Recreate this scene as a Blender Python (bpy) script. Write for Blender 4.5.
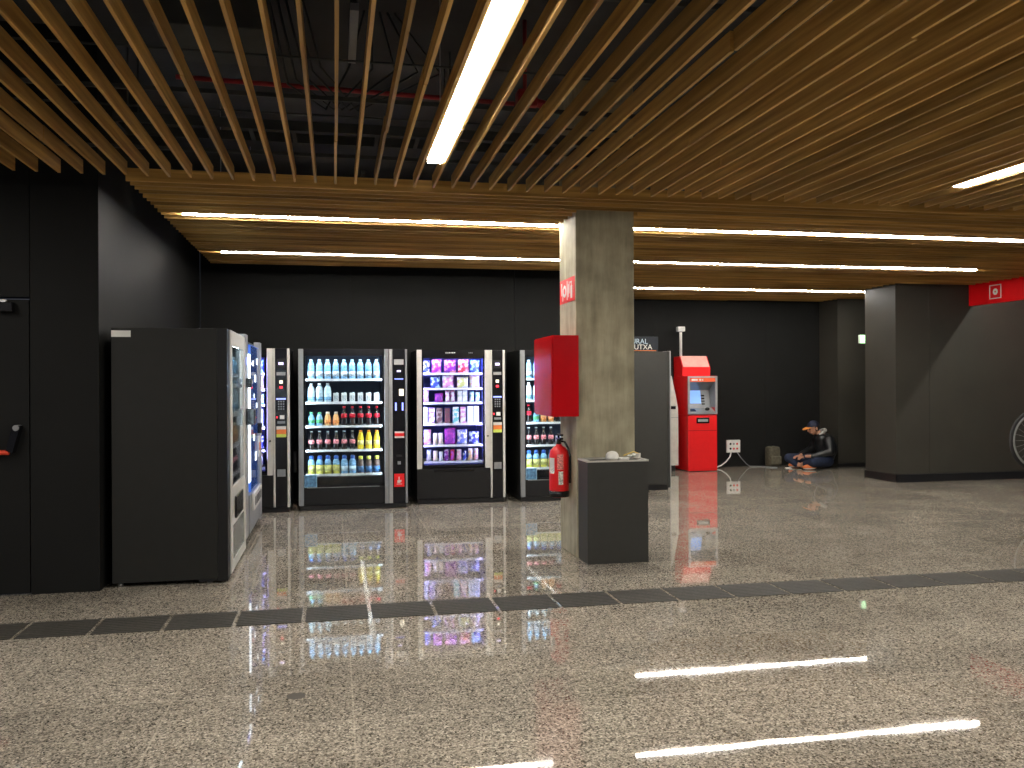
import bpy, bmesh, math, random
from mathutils import Vector, Matrix
random.seed(7)
PI = math.pi
SC = bpy.context.scene
COL = SC.collection
for o in list(bpy.data.objects):
    bpy.data.objects.remove(o)

# ------------------------------------------------------------------ camera
F_PX = 870.0
cam_d = bpy.data.cameras.new('camera')
cam = bpy.data.objects.new('camera', cam_d)
COL.objects.link(cam)
cam_d.sensor_width = 36.0
cam_d.lens = 36.0 * F_PX / 1024.0
cam_d.clip_start = 0.05
cam.location = (0, 0, 1.42)
yaw = math.atan(177 / F_PX)
cam.rotation_euler = (Matrix.Rotation(-yaw, 3, 'Z') @ Matrix.Rotation(PI / 2, 3, 'X') @ Matrix.Rotation(-0.0049, 3, 'Z')).to_euler()
SC.camera = cam

# ------------------------------------------------------------------ world, exposure, lamp strengths
w = bpy.data.worlds.new('world')
SC.world = w
w.use_nodes = True
w.node_tree.nodes['Background'].inputs[0].default_value = (0.75, 0.8, 1.0, 1)
w.node_tree.nodes['Background'].inputs[1].default_value = 0.06
SC.view_settings.view_transform = 'Standard'
SC.view_settings.look = 'None'
SC.view_settings.gamma = 1.0
SC.view_settings.use_curve_mapping = False
SC.view_settings.exposure = 0.1
LAMP_E = 60.0        # ceiling lamp diffusers
LED_E = 70.0         # strips inside the machines

# ------------------------------------------------------------------ materials
MATS = {}
def _new(name):
    m = bpy.data.materials.new(name)
    m.use_nodes = True
    nt = m.node_tree
    return m, nt, nt.nodes['Principled BSDF']

def mat(name, col, rough=0.5, metal=0.0, var=0.08, scale=14.0, bump=0.0, spec=0.5, coat=0.0, trans=0.0):
    """Principled material whose colour wanders a little with a noise texture."""
    if name in MATS: return MATS[name]
    m, nt, b = _new(name)
    tc = nt.nodes.new('ShaderNodeTexCoord')
    nz = nt.nodes.new('ShaderNodeTexNoise'); nz.inputs['Scale'].default_value = scale; nz.inputs['Detail'].default_value = 4
    nt.links.new(tc.outputs['Object'], nz.inputs['Vector'])
    mr = nt.nodes.new('ShaderNodeMapRange'); mr.inputs[1].default_value = 0.3; mr.inputs[2].default_value = 0.7
    mr.inputs[3].default_value = 1 - var; mr.inputs[4].default_value = 1 + var
    nt.links.new(nz.outputs[0], mr.inputs[0])
    mx = nt.nodes.new('ShaderNodeVectorMath'); mx.operation = 'SCALE'
    mx.inputs[0].default_value = col
    nt.links.new(mr.outputs[0], mx.inputs['Scale'])
    nt.links.new(mx.outputs[0], b.inputs['Base Color'])
    b.inputs['Roughness'].default_value = rough
    b.inputs['Metallic'].default_value = metal
    b.inputs['Specular IOR Level'].default_value = spec
    b.inputs['Coat Weight'].default_value = coat
    b.inputs['Transmission Weight'].default_value = trans
    if bump:
        bp = nt.nodes.new('ShaderNodeBump'); bp.inputs['Strength'].default_value = bump; bp.inputs['Distance'].default_value = 0.01
        nt.links.new(nz.outputs[0], bp.inputs['Height']); nt.links.new(bp.outputs[0], b.inputs['Normal'])
    MATS[name] = m
    return m

def emis(name, col, e):
    if name in MATS: return MATS[name]
    m, nt, b = _new(name)
    b.inputs['Base Color'].default_value = (*[min(1, c) * .8 for c in col], 1)
    b.inputs['Emission Color'].default_value = (*col, 1)
    b.inputs['Emission Strength'].default_value = e
    MATS[name] = m
    return m

def glass_mat():
    if 'pane_glass' in MATS: return MATS['pane_glass']
    m, nt, b = _new('pane_glass')
    nt.nodes.remove(b)
    tr = nt.nodes.new('ShaderNodeBsdfTransparent'); tr.inputs[0].default_value = (0.93, 0.96, 0.96, 1)
    gl = nt.nodes.new('ShaderNodeBsdfGlossy'); gl.inputs['Roughness'].default_value = 0.01
    fr = nt.nodes.new('ShaderNodeFresnel'); fr.inputs[0].default_value = 1.32
    ge = nt.nodes.new('ShaderNodeNewGeometry')
    io = nt.nodes.new('ShaderNodeMapRange'); io.inputs[3].default_value = 1.4; io.inputs[4].default_value = 1 / 1.4   # thin pane: no total reflection at the rear face
    nt.links.new(ge.outputs['Backfacing'], io.inputs[0]); nt.links.new(io.outputs[0], fr.inputs[0])
    mx = nt.nodes.new('ShaderNodeMixShader')
    nt.links.new(fr.outputs[0], mx.inputs[0]); nt.links.new(tr.outputs[0], mx.inputs[1]); nt.links.new(gl.outputs[0], mx.inputs[2])
    nt.links.new(mx.outputs[0], nt.nodes['Material Output'].inputs[0])
    MATS['pane_glass'] = m
    return m

def wood_mat(name, axis, dark=(0.30, 0.155, 0.034), light=(0.68, 0.41, 0.115)):
    """Pine batten: long grain along the axis, and a tone of its own per batten."""
    m, nt, b = _new(name)
    tc = nt.nodes.new('ShaderNodeTexCoord')
    mp = nt.nodes.new('ShaderNodeMapping')
    s = [30, 30, 30]; s[axis] = 1.2
    mp.inputs['Scale'].default_value = s
    nt.links.new(tc.outputs['Object'], mp.inputs['Vector'])
    oi = nt.nodes.new('ShaderNodeObjectInfo')
    ad = nt.nodes.new('ShaderNodeVectorMath'); ad.operation = 'ADD'
    sc = nt.nodes.new('ShaderNodeMath'); sc.operation = 'MULTIPLY'; sc.inputs[1].default_value = 37
    nt.links.new(oi.outputs['Random'], sc.inputs[0])
    nt.links.new(mp.outputs[0], ad.inputs[0]); nt.links.new(sc.outputs[0], ad.inputs[1])
    nz = nt.nodes.new('ShaderNodeTexNoise'); nz.inputs['Scale'].default_value = 1.0; nz.inputs['Detail'].default_value = 5
    nt.links.new(ad.outputs[0], nz.inputs['Vector'])
    cr = nt.nodes.new('ShaderNodeValToRGB')
    cr.color_ramp.elements[0].position = 0.3; cr.color_ramp.elements[0].color = (*dark, 1)
    cr.color_ramp.elements[1].position = 0.72; cr.color_ramp.elements[1].color = (*light, 1)
    nt.links.new(nz.outputs[0], cr.inputs[0])
    mr = nt.nodes.new('ShaderNodeMapRange'); mr.inputs[3].default_value = 0.68; mr.inputs[4].default_value = 1.22
    nt.links.new(oi.outputs['Random'], mr.inputs[0])
    vm = nt.nodes.new('ShaderNodeVectorMath'); vm.operation = 'SCALE'
    nt.links.new(cr.outputs[0], vm.inputs[0]); nt.links.new(mr.outputs[0], vm.inputs['Scale'])
    nt.links.new(vm.outputs[0], b.inputs['Base Color'])
    b.inputs['Roughness'].default_value = 0.55
    return m

def floor_mat():
    m, nt, b = _new('polished_granite')
    N = nt.nodes.new; L = nt.links.new
    tc = N('ShaderNodeTexCoord')
    v1 = N('ShaderNodeTexVoronoi'); v1.inputs['Scale'].default_value = 130
    v2 = N('ShaderNodeTexNoise'); v2.inputs['Scale'].default_value = 260; v2.inputs['Detail'].default_value = 3
    n3 = N('ShaderNodeTexNoise'); n3.inputs['Scale'].default_value = 1.3; n3.inputs['Detail'].default_value = 6; n3.inputs['Roughness'].default_value = 0.65
    n4 = N('ShaderNodeTexNoise'); n4.inputs['Scale'].default_value = 38; n4.inputs['Detail'].default_value = 3
    for n in (v1, v2, n3, n4): L(tc.outputs['Object'], n.inputs['Vector'])
    bw = N('ShaderNodeRGBToBW'); L(v1.outputs['Color'], bw.inputs[0])
    cr = N('ShaderNodeValToRGB')
    e = cr.color_ramp.elements
    e[0].position = 0.12; e[0].color = (0.075, 0.068, 0.054, 1)
    e[1].position = 0.95; e[1].color = (0.64, 0.56, 0.45, 1)
    for p, c in ((0.30, (0.180, 0.157, 0.126, 1)), (0.5, (0.300, 0.262, 0.210, 1)), (0.72, (0.41, 0.360, 0.288, 1))):
        k = e.new(p); k.color = c
    L(bw.outputs[0], cr.inputs[0])
    mr = N('ShaderNodeMapRange'); mr.inputs[1].default_value = 0.3; mr.inputs[2].default_value = 0.7; mr.inputs[3].default_value = 0.50; mr.inputs[4].default_value = 1.42
    L(v2.outputs[0], mr.inputs[0])
    mr4 = N('ShaderNodeMapRange'); mr4.inputs[1].default_value = 0.3; mr4.inputs[2].default_value = 0.7; mr4.inputs[3].default_value = 0.82; mr4.inputs[4].default_value = 1.18
    L(n4.outputs[0], mr4.inputs[0])
    mr3 = N('ShaderNodeMapRange'); mr3.inputs[1].default_value = 0.3; mr3.inputs[2].default_value = 0.7; mr3.inputs[3].default_value = 0.74; mr3.inputs[4].default_value = 1.14
    L(n3.outputs[0], mr3.inputs[0])
    # slabs 0.4 x 0.8 m: each with a tone and polish of its own, a pale hairline joint between
    sp = N('ShaderNodeSeparateXYZ'); L(tc.outputs['Object'], sp.inputs[0])
    def mth(op, a, bb=None):
        n = N('ShaderNodeMath'); n.operation = op
        if hasattr(a, 'is_linked') or not isinstance(a, (int, float)): L(a, n.inputs[0])
        else: n.inputs[0].default_value = a
        if bb is not None:
            if isinstance(bb, (int, float)): n.inputs[1].default_value = bb
            else: L(bb, n.inputs[1])
        return n.outputs[0]
    fx = mth('DIVIDE', mth('ADD', sp.outputs[0], 0.60 + 40), 0.7974)
    fy = mth('DIVIDE', mth('ADD', sp.outputs[1], -5.345 + 40), 0.40)
    cx = mth('FLOOR', fx); cy = mth('FLOOR', fy)
    cb = N('ShaderNodeCombineXYZ'); L(cx, cb.inputs[0]); L(cy, cb.inputs[1])
    wn = N('ShaderNodeTexWhiteNoise'); wn.noise_dimensions = '2D'; L(cb.outputs[0], wn.inputs['Vector'])
    tr_ = N('ShaderNodeMapRange'); tr_.inputs[3].default_value = 0.90; tr_.inputs[4].default_value = 1.07; L(wn.outputs[0], tr_.inputs[0])
    jx = mth('LESS_THAN', mth('FRACT', fx), 0.010)
    jy = mth('LESS_THAN', mth('FRACT', fy), 0.018)
    jj = mth('MULTIPLY', mth('MAXIMUM', jx, jy), 0.32)
    tot = mth('MULTIPLY', mth('MULTIPLY', mr.outputs[0], mr4.outputs[0]), mth('MULTIPLY', mr3.outputs[0], tr_.outputs[0]))
    vm = N('ShaderNodeVectorMath'); vm.operation = 'SCALE'; L(cr.outputs[0], vm.inputs[0]); L(tot, vm.inputs['Scale'])
    mix = N('ShaderNodeMix'); mix.data_type = 'RGBA'
    L(jj, mix.inputs[0]); L(vm.outputs[0], mix.inputs[6]); mix.inputs[7].default_value = (0.55, 0.48, 0.38, 1)
    L(mix.outputs[2], b.inputs['Base Color'])
    rr = N('ShaderNodeMapRange'); rr.inputs[1].default_value = 0.3; rr.inputs[2].default_value = 0.7; rr.inputs[3].default_value = 0.012; rr.inputs[4].default_value = 0.036
    L(n3.outputs[0], rr.inputs[0]); L(rr.outputs[0], b.inputs['Roughness'])
    b.inputs['Specular IOR Level'].default_value = 0.48
    n5 = N('ShaderNodeTexNoise'); n5.inputs['Scale'].default_value = 3.0; n5.inputs['Detail'].default_value = 2
    L(tc.outputs['Object'], n5.inputs['Vector'])
    bp = N('ShaderNodeBump'); bp.inputs['Strength'].default_value = 0.02; bp.inputs['Distance'].default_value = 0.01
    L(n5.outputs[0], bp.inputs['Height']); L(bp.outputs[0], b.inputs['Normal'])
    return m

def concrete_mat():
    m, nt, b = _new('board_marked_concrete')
    N = nt.nodes.new; L = nt.links.new
    tc = N('ShaderNodeTexCoord')
    mp = N('ShaderNodeMapping'); mp.inputs['Scale'].default_value = (14, 14, 1.6); L(tc.outputs['Object'], mp.inputs[0])
    a = N('ShaderNodeTexNoise'); a.inputs['Scale'].default_value = 1; a.inputs['Detail'].default_value = 7; a.inputs['Roughness'].default_value = 0.65; L(mp.outputs[0], a.inputs['Vector'])
    c = N('ShaderNodeTexNoise'); c.inputs['Scale'].default_value = 5; c.inputs['Detail'].default_value = 6; L(tc.outputs['Object'], c.inputs['Vector'])
    ad = N('ShaderNodeMath'); ad.operation = 'ADD'; L(a.outputs[0], ad.inputs[0]); L(c.outputs[0], ad.inputs[1])
    hf = N('ShaderNodeMath'); hf.operation = 'MULTIPLY'; hf.inputs[1].default_value = 0.5; L(ad.outputs[0], hf.inputs[0])
    cr = N('ShaderNodeValToRGB'); e = cr.color_ramp.elements
    e[0].position = 0.32; e[0].color = (0.20, 0.18, 0.118, 1); e[1].position = 0.68; e[1].color = (0.50, 0.45, 0.31, 1)
    L(hf.outputs[0], cr.inputs[0]); L(cr.outputs[0], b.inputs['Base Color'])
    b.inputs['Roughness'].default_value = 0.75
    bp = N('ShaderNodeBump'); bp.inputs['Strength'].default_value = 0.25; bp.inputs['Distance'].default_value = 0.01
    L(hf.outputs[0], bp.inputs['Height']); L(bp.outputs[0], b.inputs['Normal'])
    return m

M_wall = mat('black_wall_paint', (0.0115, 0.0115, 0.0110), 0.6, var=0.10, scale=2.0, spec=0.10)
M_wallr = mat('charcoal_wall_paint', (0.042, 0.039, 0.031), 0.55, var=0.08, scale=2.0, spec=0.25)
M_base = mat('black_baseboard', (0.008, 0.008, 0.009), 0.4)
M_gap = mat('black_joint', (0.002, 0.002, 0.002), 0.9)
M_floor = floor_mat()
M_conc = concrete_mat()
M_woodY = wood_mat('pine_batten_lengthwise', 1)
M_woodX = wood_mat('pine_batten_crosswise', 0)
M_slab = mat('dark_ceiling_slab', (0.035, 0.037, 0.042), 0.9, var=0.3, scale=1.5)
M_body = mat('black_powder_coat', (0.010, 0.010, 0.0105), 0.4, var=0.06, spec=.35)
M_side = mat('dark_grey_side_panel', (0.0135, 0.0135, 0.012), 0.5, var=0.06, spec=.3)
M_silver = mat('brushed_silver', (0.50, 0.50, 0.50), 0.35, metal=0.7, var=0.05)
M_grey = mat('grey_metallic_trim', (0.30, 0.31, 0.32), 0.4, metal=0.5, var=0.05)
M_cream = mat('cream_metal_trim', (0.62, 0.60, 0.55), 0.4, metal=0.1, var=0.05)
M_liner = mat('machine_liner_black', (0.010, 0.022, 0.055), 0.6)
M_linerb = mat('machine_liner_blue', (0.05, 0.07, 0.36), 0.6)
M_shelf = mat('shelf_grey', (0.30, 0.32, 0.36), 0.4)
M_price = mat('white_price_rail', (0.80, 0.82, 0.86), 0.4)
M_black = mat('gloss_black_plastic', (0.008, 0.008, 0.01), 0.15, var=0.05)
M_bright = mat('bright_white_vinyl', (.95, .93, .90), .6)
M_white = mat('white_plastic', (0.75, 0.74, 0.70), 0.4)
M_red = mat('gloss_red_paint', (0.52, 0.003, 0.006), 0.16, var=0.03)
M_redm = mat('satin_red_panel', (0.78, 0.010, 0.012), 0.35, var=0.03)
M_redl = mat('red_banner_vinyl', (0.95, 0.008, 0.012), 0.5, var=0.02, spec=.2)
M_orange = mat('orange_sticker', (0.85, 0.22, 0.04), 0.5)
M_yellowgreen = mat('lime_sticker', (0.62, 0.72, 0.12), 0.5)
M_bin = mat('charcoal_bin_metal', (0.031, 0.031, 0.027), 0.5, var=0.05)
M_steel = mat('steel', (0.4, 0.4, 0.4), 0.35, metal=0.8)
M_redpipe = mat('red_pipe_paint', (0.30, 0.015, 0.02), 0.5)
M_duct = mat('dull_grey_duct', (0.055, 0.06, 0.062), 0.7, spec=.2)
M_grate = mat('dark_ribbed_stone', (0.050, 0.046, 0.038), 0.7, var=0.25, scale=60, spec=.3)
M_groove = mat('groove_dark', (0.008, 0.007, 0.006), 0.7)
M_lamp = emis('lamp_diffuser', (1.0, 0.965, 0.90), LAMP_E)
M_lampx = emis('cross_lamp_diffuser', (1.0, 0.965, 0.90), LAMP_E * 1.7)
M_led = emis('cool_led_strip', (0.72, 0.87, 1.0), LED_E * 0.75)
M_ledb = emis('violet_led_strip', (0.50, 0.46, 1.0), LED_E * 1.2)
M_ledw = emis('white_light_panel', (0.85, 0.93, 1.0), 2.2)
M_disp = emis('blue_display', (0.25, 0.3, 1.0), 2.2)
M_dispv = emis('pale_violet_display', (0.75, 0.65, 1.0), 1.6)
M_rled = emis('red_indicator', (1.0, 0.03, 0.05), 2.5)
M_slotl = emis('lit_slot', (1.0, 0.9, 0.7), 1.1)
M_bluel = emis('lit_blue_front', (0.03, 0.10, 0.42), 0.9)
M_scr = emis('cash_machine_screen', (0.22, 0.42, 0.85), 0.75)
M_exit = emis('green_exit_face', (0.55, 1.0, 0.55), 1.3)
M_glass = glass_mat()

# ------------------------------------------------------------------ mesh builder
class MB:
    def __init__(s):
        s.bm = bmesh.new(); s.mats = []
    def mi(s, m):
        if m not in s.mats: s.mats.append(m)
        return s.mats.index(m)
    def _fin(s, verts, m, M=None, smooth=False):
        if M is not None: bmesh.ops.transform(s.bm, matrix=M, verts=verts)
        k = s.mi(m); fs = {f for v in verts for f in v.link_faces}
        for f in fs: f.material_index = k; f.smooth = smooth
    def box(s, x0, x1, y0, y1, z0, z1, m, bev=0.0, M=None):
        v = bmesh.ops.create_cube(s.bm, size=1)['verts']
        for q in v:
            q.co = Vector((x0 + (q.co.x + .5) * (x1 - x0), y0 + (q.co.y + .5) * (y1 - y0), z0 + (q.co.z + .5) * (z1 - z0)))
        if bev > 0:
            ed = list({e for q in v for e in q.link_edges})
            r = bmesh.ops.bevel(s.bm, geom=ed, offset=bev, segments=2, affect='EDGES', profile=0.6)
            v = list({q for f in r['faces'] for q in f.verts} | {q for q in v if q.is_valid})
        s._fin(v, m, M)
        return s
    def cyl(s, p0, p1, r0, m, r1=None, seg=16, smooth=True):
        p0 = Vector(p0); p1 = Vector(p1); d = p1 - p0
        r1 = r0 if r1 is None else r1
        v = bmesh.ops.create_cone(s.bm, cap_ends=True, segments=seg, radius1=r0, radius2=r1, depth=d.length)['verts']
        M = Matrix.Translation((p0 + p1) / 2) @ d.to_track_quat('Z', 'Y').to_matrix().to_4x4()
        s._fin(v, m, M, smooth)
        for q in v:
            for f in q.link_faces:
                if len(f.verts) > 4: f.smooth = False
        return s
    def lathe(s, prof, m, c=(0, 0, 0), seg=14):
        k = s.mi(m); rings = []
        for r, z in prof:
            rings.append([s.bm.verts.new((c[0] + r * math.cos(2 * PI * i / seg), c[1] + r * math.sin(2 * PI * i / seg), c[2] + z)) for i in range(seg)])
        for a, b in zip(rings, rings[1:]):
            for i in range(seg):
                f = s.bm.faces.new((a[i], a[(i + 1) % seg], b[(i + 1) % seg], b[i])); f.material_index = k; f.smooth = True
        f = s.bm.faces.new(rings[-1]); f.material_index = k
        f = s.bm.faces.new(list(reversed(rings[0]))); f.material_index = k
        return s
    def tube(s, pts, r, m, seg=8, closed=False):
        pts = [Vector(p) for p in pts]; k = s.mi(m); rings = []; n = len(pts)
        up = None
        for i, p in enumerate(pts):
            a = pts[(i - 1) % n] if (i > 0 or closed) else p
            b = pts[(i + 1) % n] if (i < n - 1 or closed) else p
            t = (b - a).normalized()
            if up is None:
                up = Vector((0, 0, 1)) if abs(t.z) < 0.9 else Vector((1, 0, 0))
            u = up - t * up.dot(t)
            if u.length < 1e-4: u = Vector((1, 0, 0)) - t * t.x
            u.normalize(); up = u
            v = t.cross(u)
            rr = r[i] if isinstance(r, (list, tuple)) else r
            rings.append([s.bm.verts.new(p + (u * math.cos(2 * PI * j / seg) + v * math.sin(2 * PI * j / seg)) * rr) for j in range(seg)])
        prs = list(zip(rings, rings[1:])) + ([(rings[-1], rings[0])] if closed else [])
        for a, b in prs:
            for j in range(seg):
                f = s.bm.faces.new((a[j], a[(j + 1) % seg], b[(j + 1) % seg], b[j])); f.material_index = k; f.smooth = True
        if not closed:
            for rg in (rings[0], rings[-1]):
                f = s.bm.faces.new(rg); f.material_index = k
        return s
    def prism(s, poly, d0, d1, m, axis='y'):
        """poly in the two other axes, extruded along axis from d0 to d1"""
        def P(a, b, d):
            return {'y': (a, d, b), 'x': (d, a, b), 'z': (a, b, d)}[axis]
        k = s.mi(m)
        A = [s.bm.verts.new(P(a, b, d0)) for a, b in poly]; B = [s.bm.verts.new(P(a, b, d1)) for a, b in poly]
        fs = [s.bm.faces.new(A), s.bm.faces.new(list(reversed(B)))]
        n = len(poly)
        for i in range(n): fs.append(s.bm.faces.new((A[i], B[i], B[(i + 1) % n], A[(i + 1) % n])))
        for f in fs: f.material_index = k
        return s
    def ball(s, c, r, m, sc=(1, 1, 1), rot=None, seg=16):
        v = bmesh.ops.create_uvsphere(s.bm, u_segments=seg, v_segments=max(8, seg // 2 + 2), radius=r)['verts']
        M = Matrix.Translation(c) @ (rot.to_4x4() if rot else Matrix()) @ Matrix.Diagonal((*sc, 1))
        s._fin(v, m, M, True)
        return s
    def build(s, name, parent=None, loc=None):
        bmesh.ops.recalc_face_normals(s.bm, faces=s.bm.faces[:])
        me = bpy.data.meshes.new(name); s.bm.to_mesh(me); s.bm.free()
        for m in s.mats: me.materials.append(m)
        o = bpy.data.objects.new(name, me); COL.objects.link(o)
        if parent: o.parent = parent
        if loc: o.location = loc
        return o

def tag(o, label=None, cat=None, group=None, kind=None):
    if label: o['label'] = label
    if cat: o['category'] = cat
    if group: o['group'] = group
    if kind: o['kind'] = kind
    return o
def empty(name, loc=(0, 0, 0), rz=0.0, label=None, cat=None, group=None, kind=None):
    o = bpy.data.objects.new(name, None); COL.objects.link(o)
    o.empty_display_size = 0.1
    o.location = loc; o.rotation_euler = (0, 0, rz)
    return tag(o, label, cat, group, kind)
def box_part(name, parent, x0, x1, y0, y1, z0, z1, m, bev=0.0, label=None):
    o = MB().box(x0, x1, y0, y1, z0, z1, m, bev).build(name, parent)
    if label: o['label'] = label
    return o
KIDS = {}
def copy_tree(o, parent=None):
    c = o.copy(); COL.objects.link(c)
    if parent: c.parent = parent
    for ch in list(o.children): copy_tree(ch, c)
    return c

# ------------------------------------------------------------------ room shell
def struct(name, mb, label=None):
    return tag(mb.build(name), label, kind='structure')
struct('floor', MB().box(-5, 15, -4, 15, -0.12, 0, M_floor), 'polished speckled beige granite floor')
struct('ceiling', MB().box(-5, 15, -4, 15, 3.9, 4.0, M_slab), 'dark concrete slab above the wooden battens')
# near left wall with the fire door in it
wl = MB()
wl.box(-5, -3.02, 6.47, 6.62, 0, 3.9, M_wall)
wl.box(-3.02, -2.04, 6.47, 6.62, 2.03, 3.9, M_wall)
wl.box(-2.033, -1.6, 6.47, 6.62, 0, 3.9, M_wall)
wl.box(-2.04, -2.033, 6.478, 6.62, 0, 3.9, M_gap)
struct('wall_front_left', wl, 'black panelled wall beside the fire door')
d = empty('door_1', (-2.53, 6.475, 0), kind='structure', label='black fire door with panic bar and closer')
box_part('door_panel', d, -0.484, 0.484, 0, 0.05, 0.008, 2.012, M_wall)
dc = MB().box(0.02, 0.31, -0.055, -0.001, 1.935, 1.985, M_grey, 0.006).box(0.31, 0.40, -0.06, -0.001, 1.925, 1.99, M_black, 0.006)
dc.build('door_closer', d)
box_part('closer_arm', d, 0.10, 0.36, -0.045, -0.03, 1.992, 2.006, M_steel)
lev = MB().prism([(0.36, 0.99), (0.40, 0.97), (0.45, 1.15), (0.405, 1.165)], -0.075, -0.001, M_black)
lev.cyl((0.425, -0.08, 1.14), (0.425, -0.001, 1.14), 0.02, M_steel)
lev.build('panic_bar_bracket', d)
MB().cyl((-0.40, -0.055, 0.975), (0.375, -0.055, 0.975), 0.017, mat('orange_red_bar', (0.75, 0.06, 0.02), 0.4)).build('panic_bar', d)
lev2 = MB().prism([(-0.40, 0.99), (-0.36, 0.97), (-0.33, 1.15), (-0.375, 1.165)], -0.075, -0.001, M_black)
lev2.build('panic_bar_bracket', d)
struct('wall_left', MB().box(-1.75, -1.6, 6.62, 11.1, 0, 3.9, M_wall), 'black side wall behind the left machines')
wb = MB()
for i, (a, b) in enumerate(((-1.6, 0.2), (0.2, 2.3), (2.3, 3.5))):
    wb.box(a + 0.002, b - 0.002, 11.1, 11.25, 0, 3.9, M_wall)
wb.box(-1.6, 3.5, 11.13, 11.24, 0, 3.9, M_gap)
struct('wall_back', wb, 'black panelled wall behind the row of machines')
struct('wall_jog', MB().box(3.36, 3.5, 11.25, 13.7, 0, 3.9, M_wall))
wb2 = MB()
for a, b in ((3.36, 5.2), (5.2, 7.2), (7.2, 9.9)):
    wb2.box(a + 0.001, b - 0.001, 13.7, 13.85, 0, 3.9, M_wall)
wb2.box(3.36, 9.9, 13.72, 13.84, 0, 3.9, M_gap)
struct('wall_back_right', wb2, 'black wall behind the red cash machine')
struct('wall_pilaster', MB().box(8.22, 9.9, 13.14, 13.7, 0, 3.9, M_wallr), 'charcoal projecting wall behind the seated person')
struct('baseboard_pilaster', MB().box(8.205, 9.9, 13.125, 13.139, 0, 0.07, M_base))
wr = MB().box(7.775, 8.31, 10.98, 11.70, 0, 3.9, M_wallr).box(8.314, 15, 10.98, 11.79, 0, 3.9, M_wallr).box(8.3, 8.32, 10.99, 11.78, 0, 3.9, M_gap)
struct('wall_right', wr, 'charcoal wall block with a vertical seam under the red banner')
struct('baseboard_right', MB().box(7.76, 15, 10.962, 10.979, 0, 0.11, M_base).box(7.758, 7.774, 10.962, 11.71, 0, 0.11, M_base))
pl = MB().box(1.926, 2.425, 6.84, 7.36, 0, 3.9, M_conc, 0.008)
struct('pillar', pl, 'square board-marked concrete pillar')

# ------------------------------------------------------------------ batten ceilings
SL_H, SL_W, ZB = 0.087, 0.016, 2.80
PITCH = 0.1345
near = empty('ceiling', (0, 0, 0), kind='structure', label='open wooden batten ceiling running away from the viewer')
k0, k1 = -30, 64
LAMPGAP = (0.615, 4.33)
for k in range(k0, k1 + 1):
    x = 0.010 + k * PITCH
    if abs(x + 3.10) < 0.055: x += math.copysign(0.03, x + 3.10)
    if abs(x - 4.33) < 0.078: x += math.copysign(0.035, x - 4.33)
    m_ = MB()
    cut = random.uniform(1.0, 5.4)
    dx = random.choice((-1, 1)) * SL_W * random.choice((0.12, 0.2, 0.3, 0.3, 1.0)) if 0 < k else random.choice((-.2, .2)) * SL_W
    if abs(x - 0.615) < 0.08 or abs(x - 4.33) < 0.13 or abs(x + 3.1) < .13: dx = 0
    y1 = 6.09
    if x < -1.62: y1 = 6.09
    dz = random.uniform(-0.003, 0.003)
    m_.box(-SL_W / 2, SL_W / 2, cut, y1, ZB + dz, ZB + SL_H + dz, M_woodY)
    m_.box(-SL_W / 2 + dx, SL_W / 2 + dx, -3.5, cut + (0.25 if abs(dx) > .02 else 0), ZB - dz, ZB + SL_H - dz, M_woodY)
    o = m_.build('batten', near, (x, 0, 0))
    o['label'] = 'pine batten running away from the viewer'
rails = MB()
for y in (-1.0, 0.4, 1.8, 3.2, 4.6, 5.75):
    rails.box(-4.3, 8.7, y - 0.008, y + 0.008, ZB + SL_H + 0.004, ZB + SL_H + 0.026, M_duct)
rails.build('carrier_rail', near)

far = empty('ceiling', (0, 0, 0), kind='structure', label='wooden batten ceiling running across the hall')
n = 0
while True:
    y = 6.24 + n * PITCH; n += 1
    if y > 13.62: break
    xs = -1.37 if y < 10.33 else 3.42
    xe = 8.93
    if 10.93 < y < 11.84: xe = 7.74
    if y > 13.09: xe = 8.18
    segs = [(xs, xe)]
    if 6.70 < y < 7.45: segs = [(xs, 1.915), (2.437, xe)]
    m_ = MB()
    dz = random.uniform(-0.004, 0.004)
    for a, b in segs:
        c = random.uniform(a + 1, b - 1) if b - a > 3 else None
        if c:
            m_.box(a, c, -SL_W / 2, SL_W / 2, ZB + dz, ZB + SL_H + dz, M_woodX)
            m_.box(c, b, -SL_W / 2, SL_W / 2, ZB - dz, ZB + SL_H - dz, M_woodX)
        else:
            m_.box(a, b, -SL_W / 2, SL_W / 2, ZB + dz, ZB + SL_H + dz, M_woodX)
    o = m_.build('batten', far, (0, y, 0))
    o['label'] = 'pine batten running across the hall'
rails = MB()
for x in (-1.1, 0.2, 1.5, 2.8):
    rails.box(x - 0.012, x + 0.012, 6.15, 10.35, ZB + SL_H + 0.004, ZB + SL_H + 0.034, M_duct)
for x in (3.7, 5.4, 7.1, 8.5):
    rails.box(x - 0.012, x + 0.012, 6.15, 10.8 if x > 7.7 else 13.6, ZB + SL_H + 0.004, ZB + SL_H + 0.034, M_duct)
rails.build('carrier_rail', far)

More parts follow.
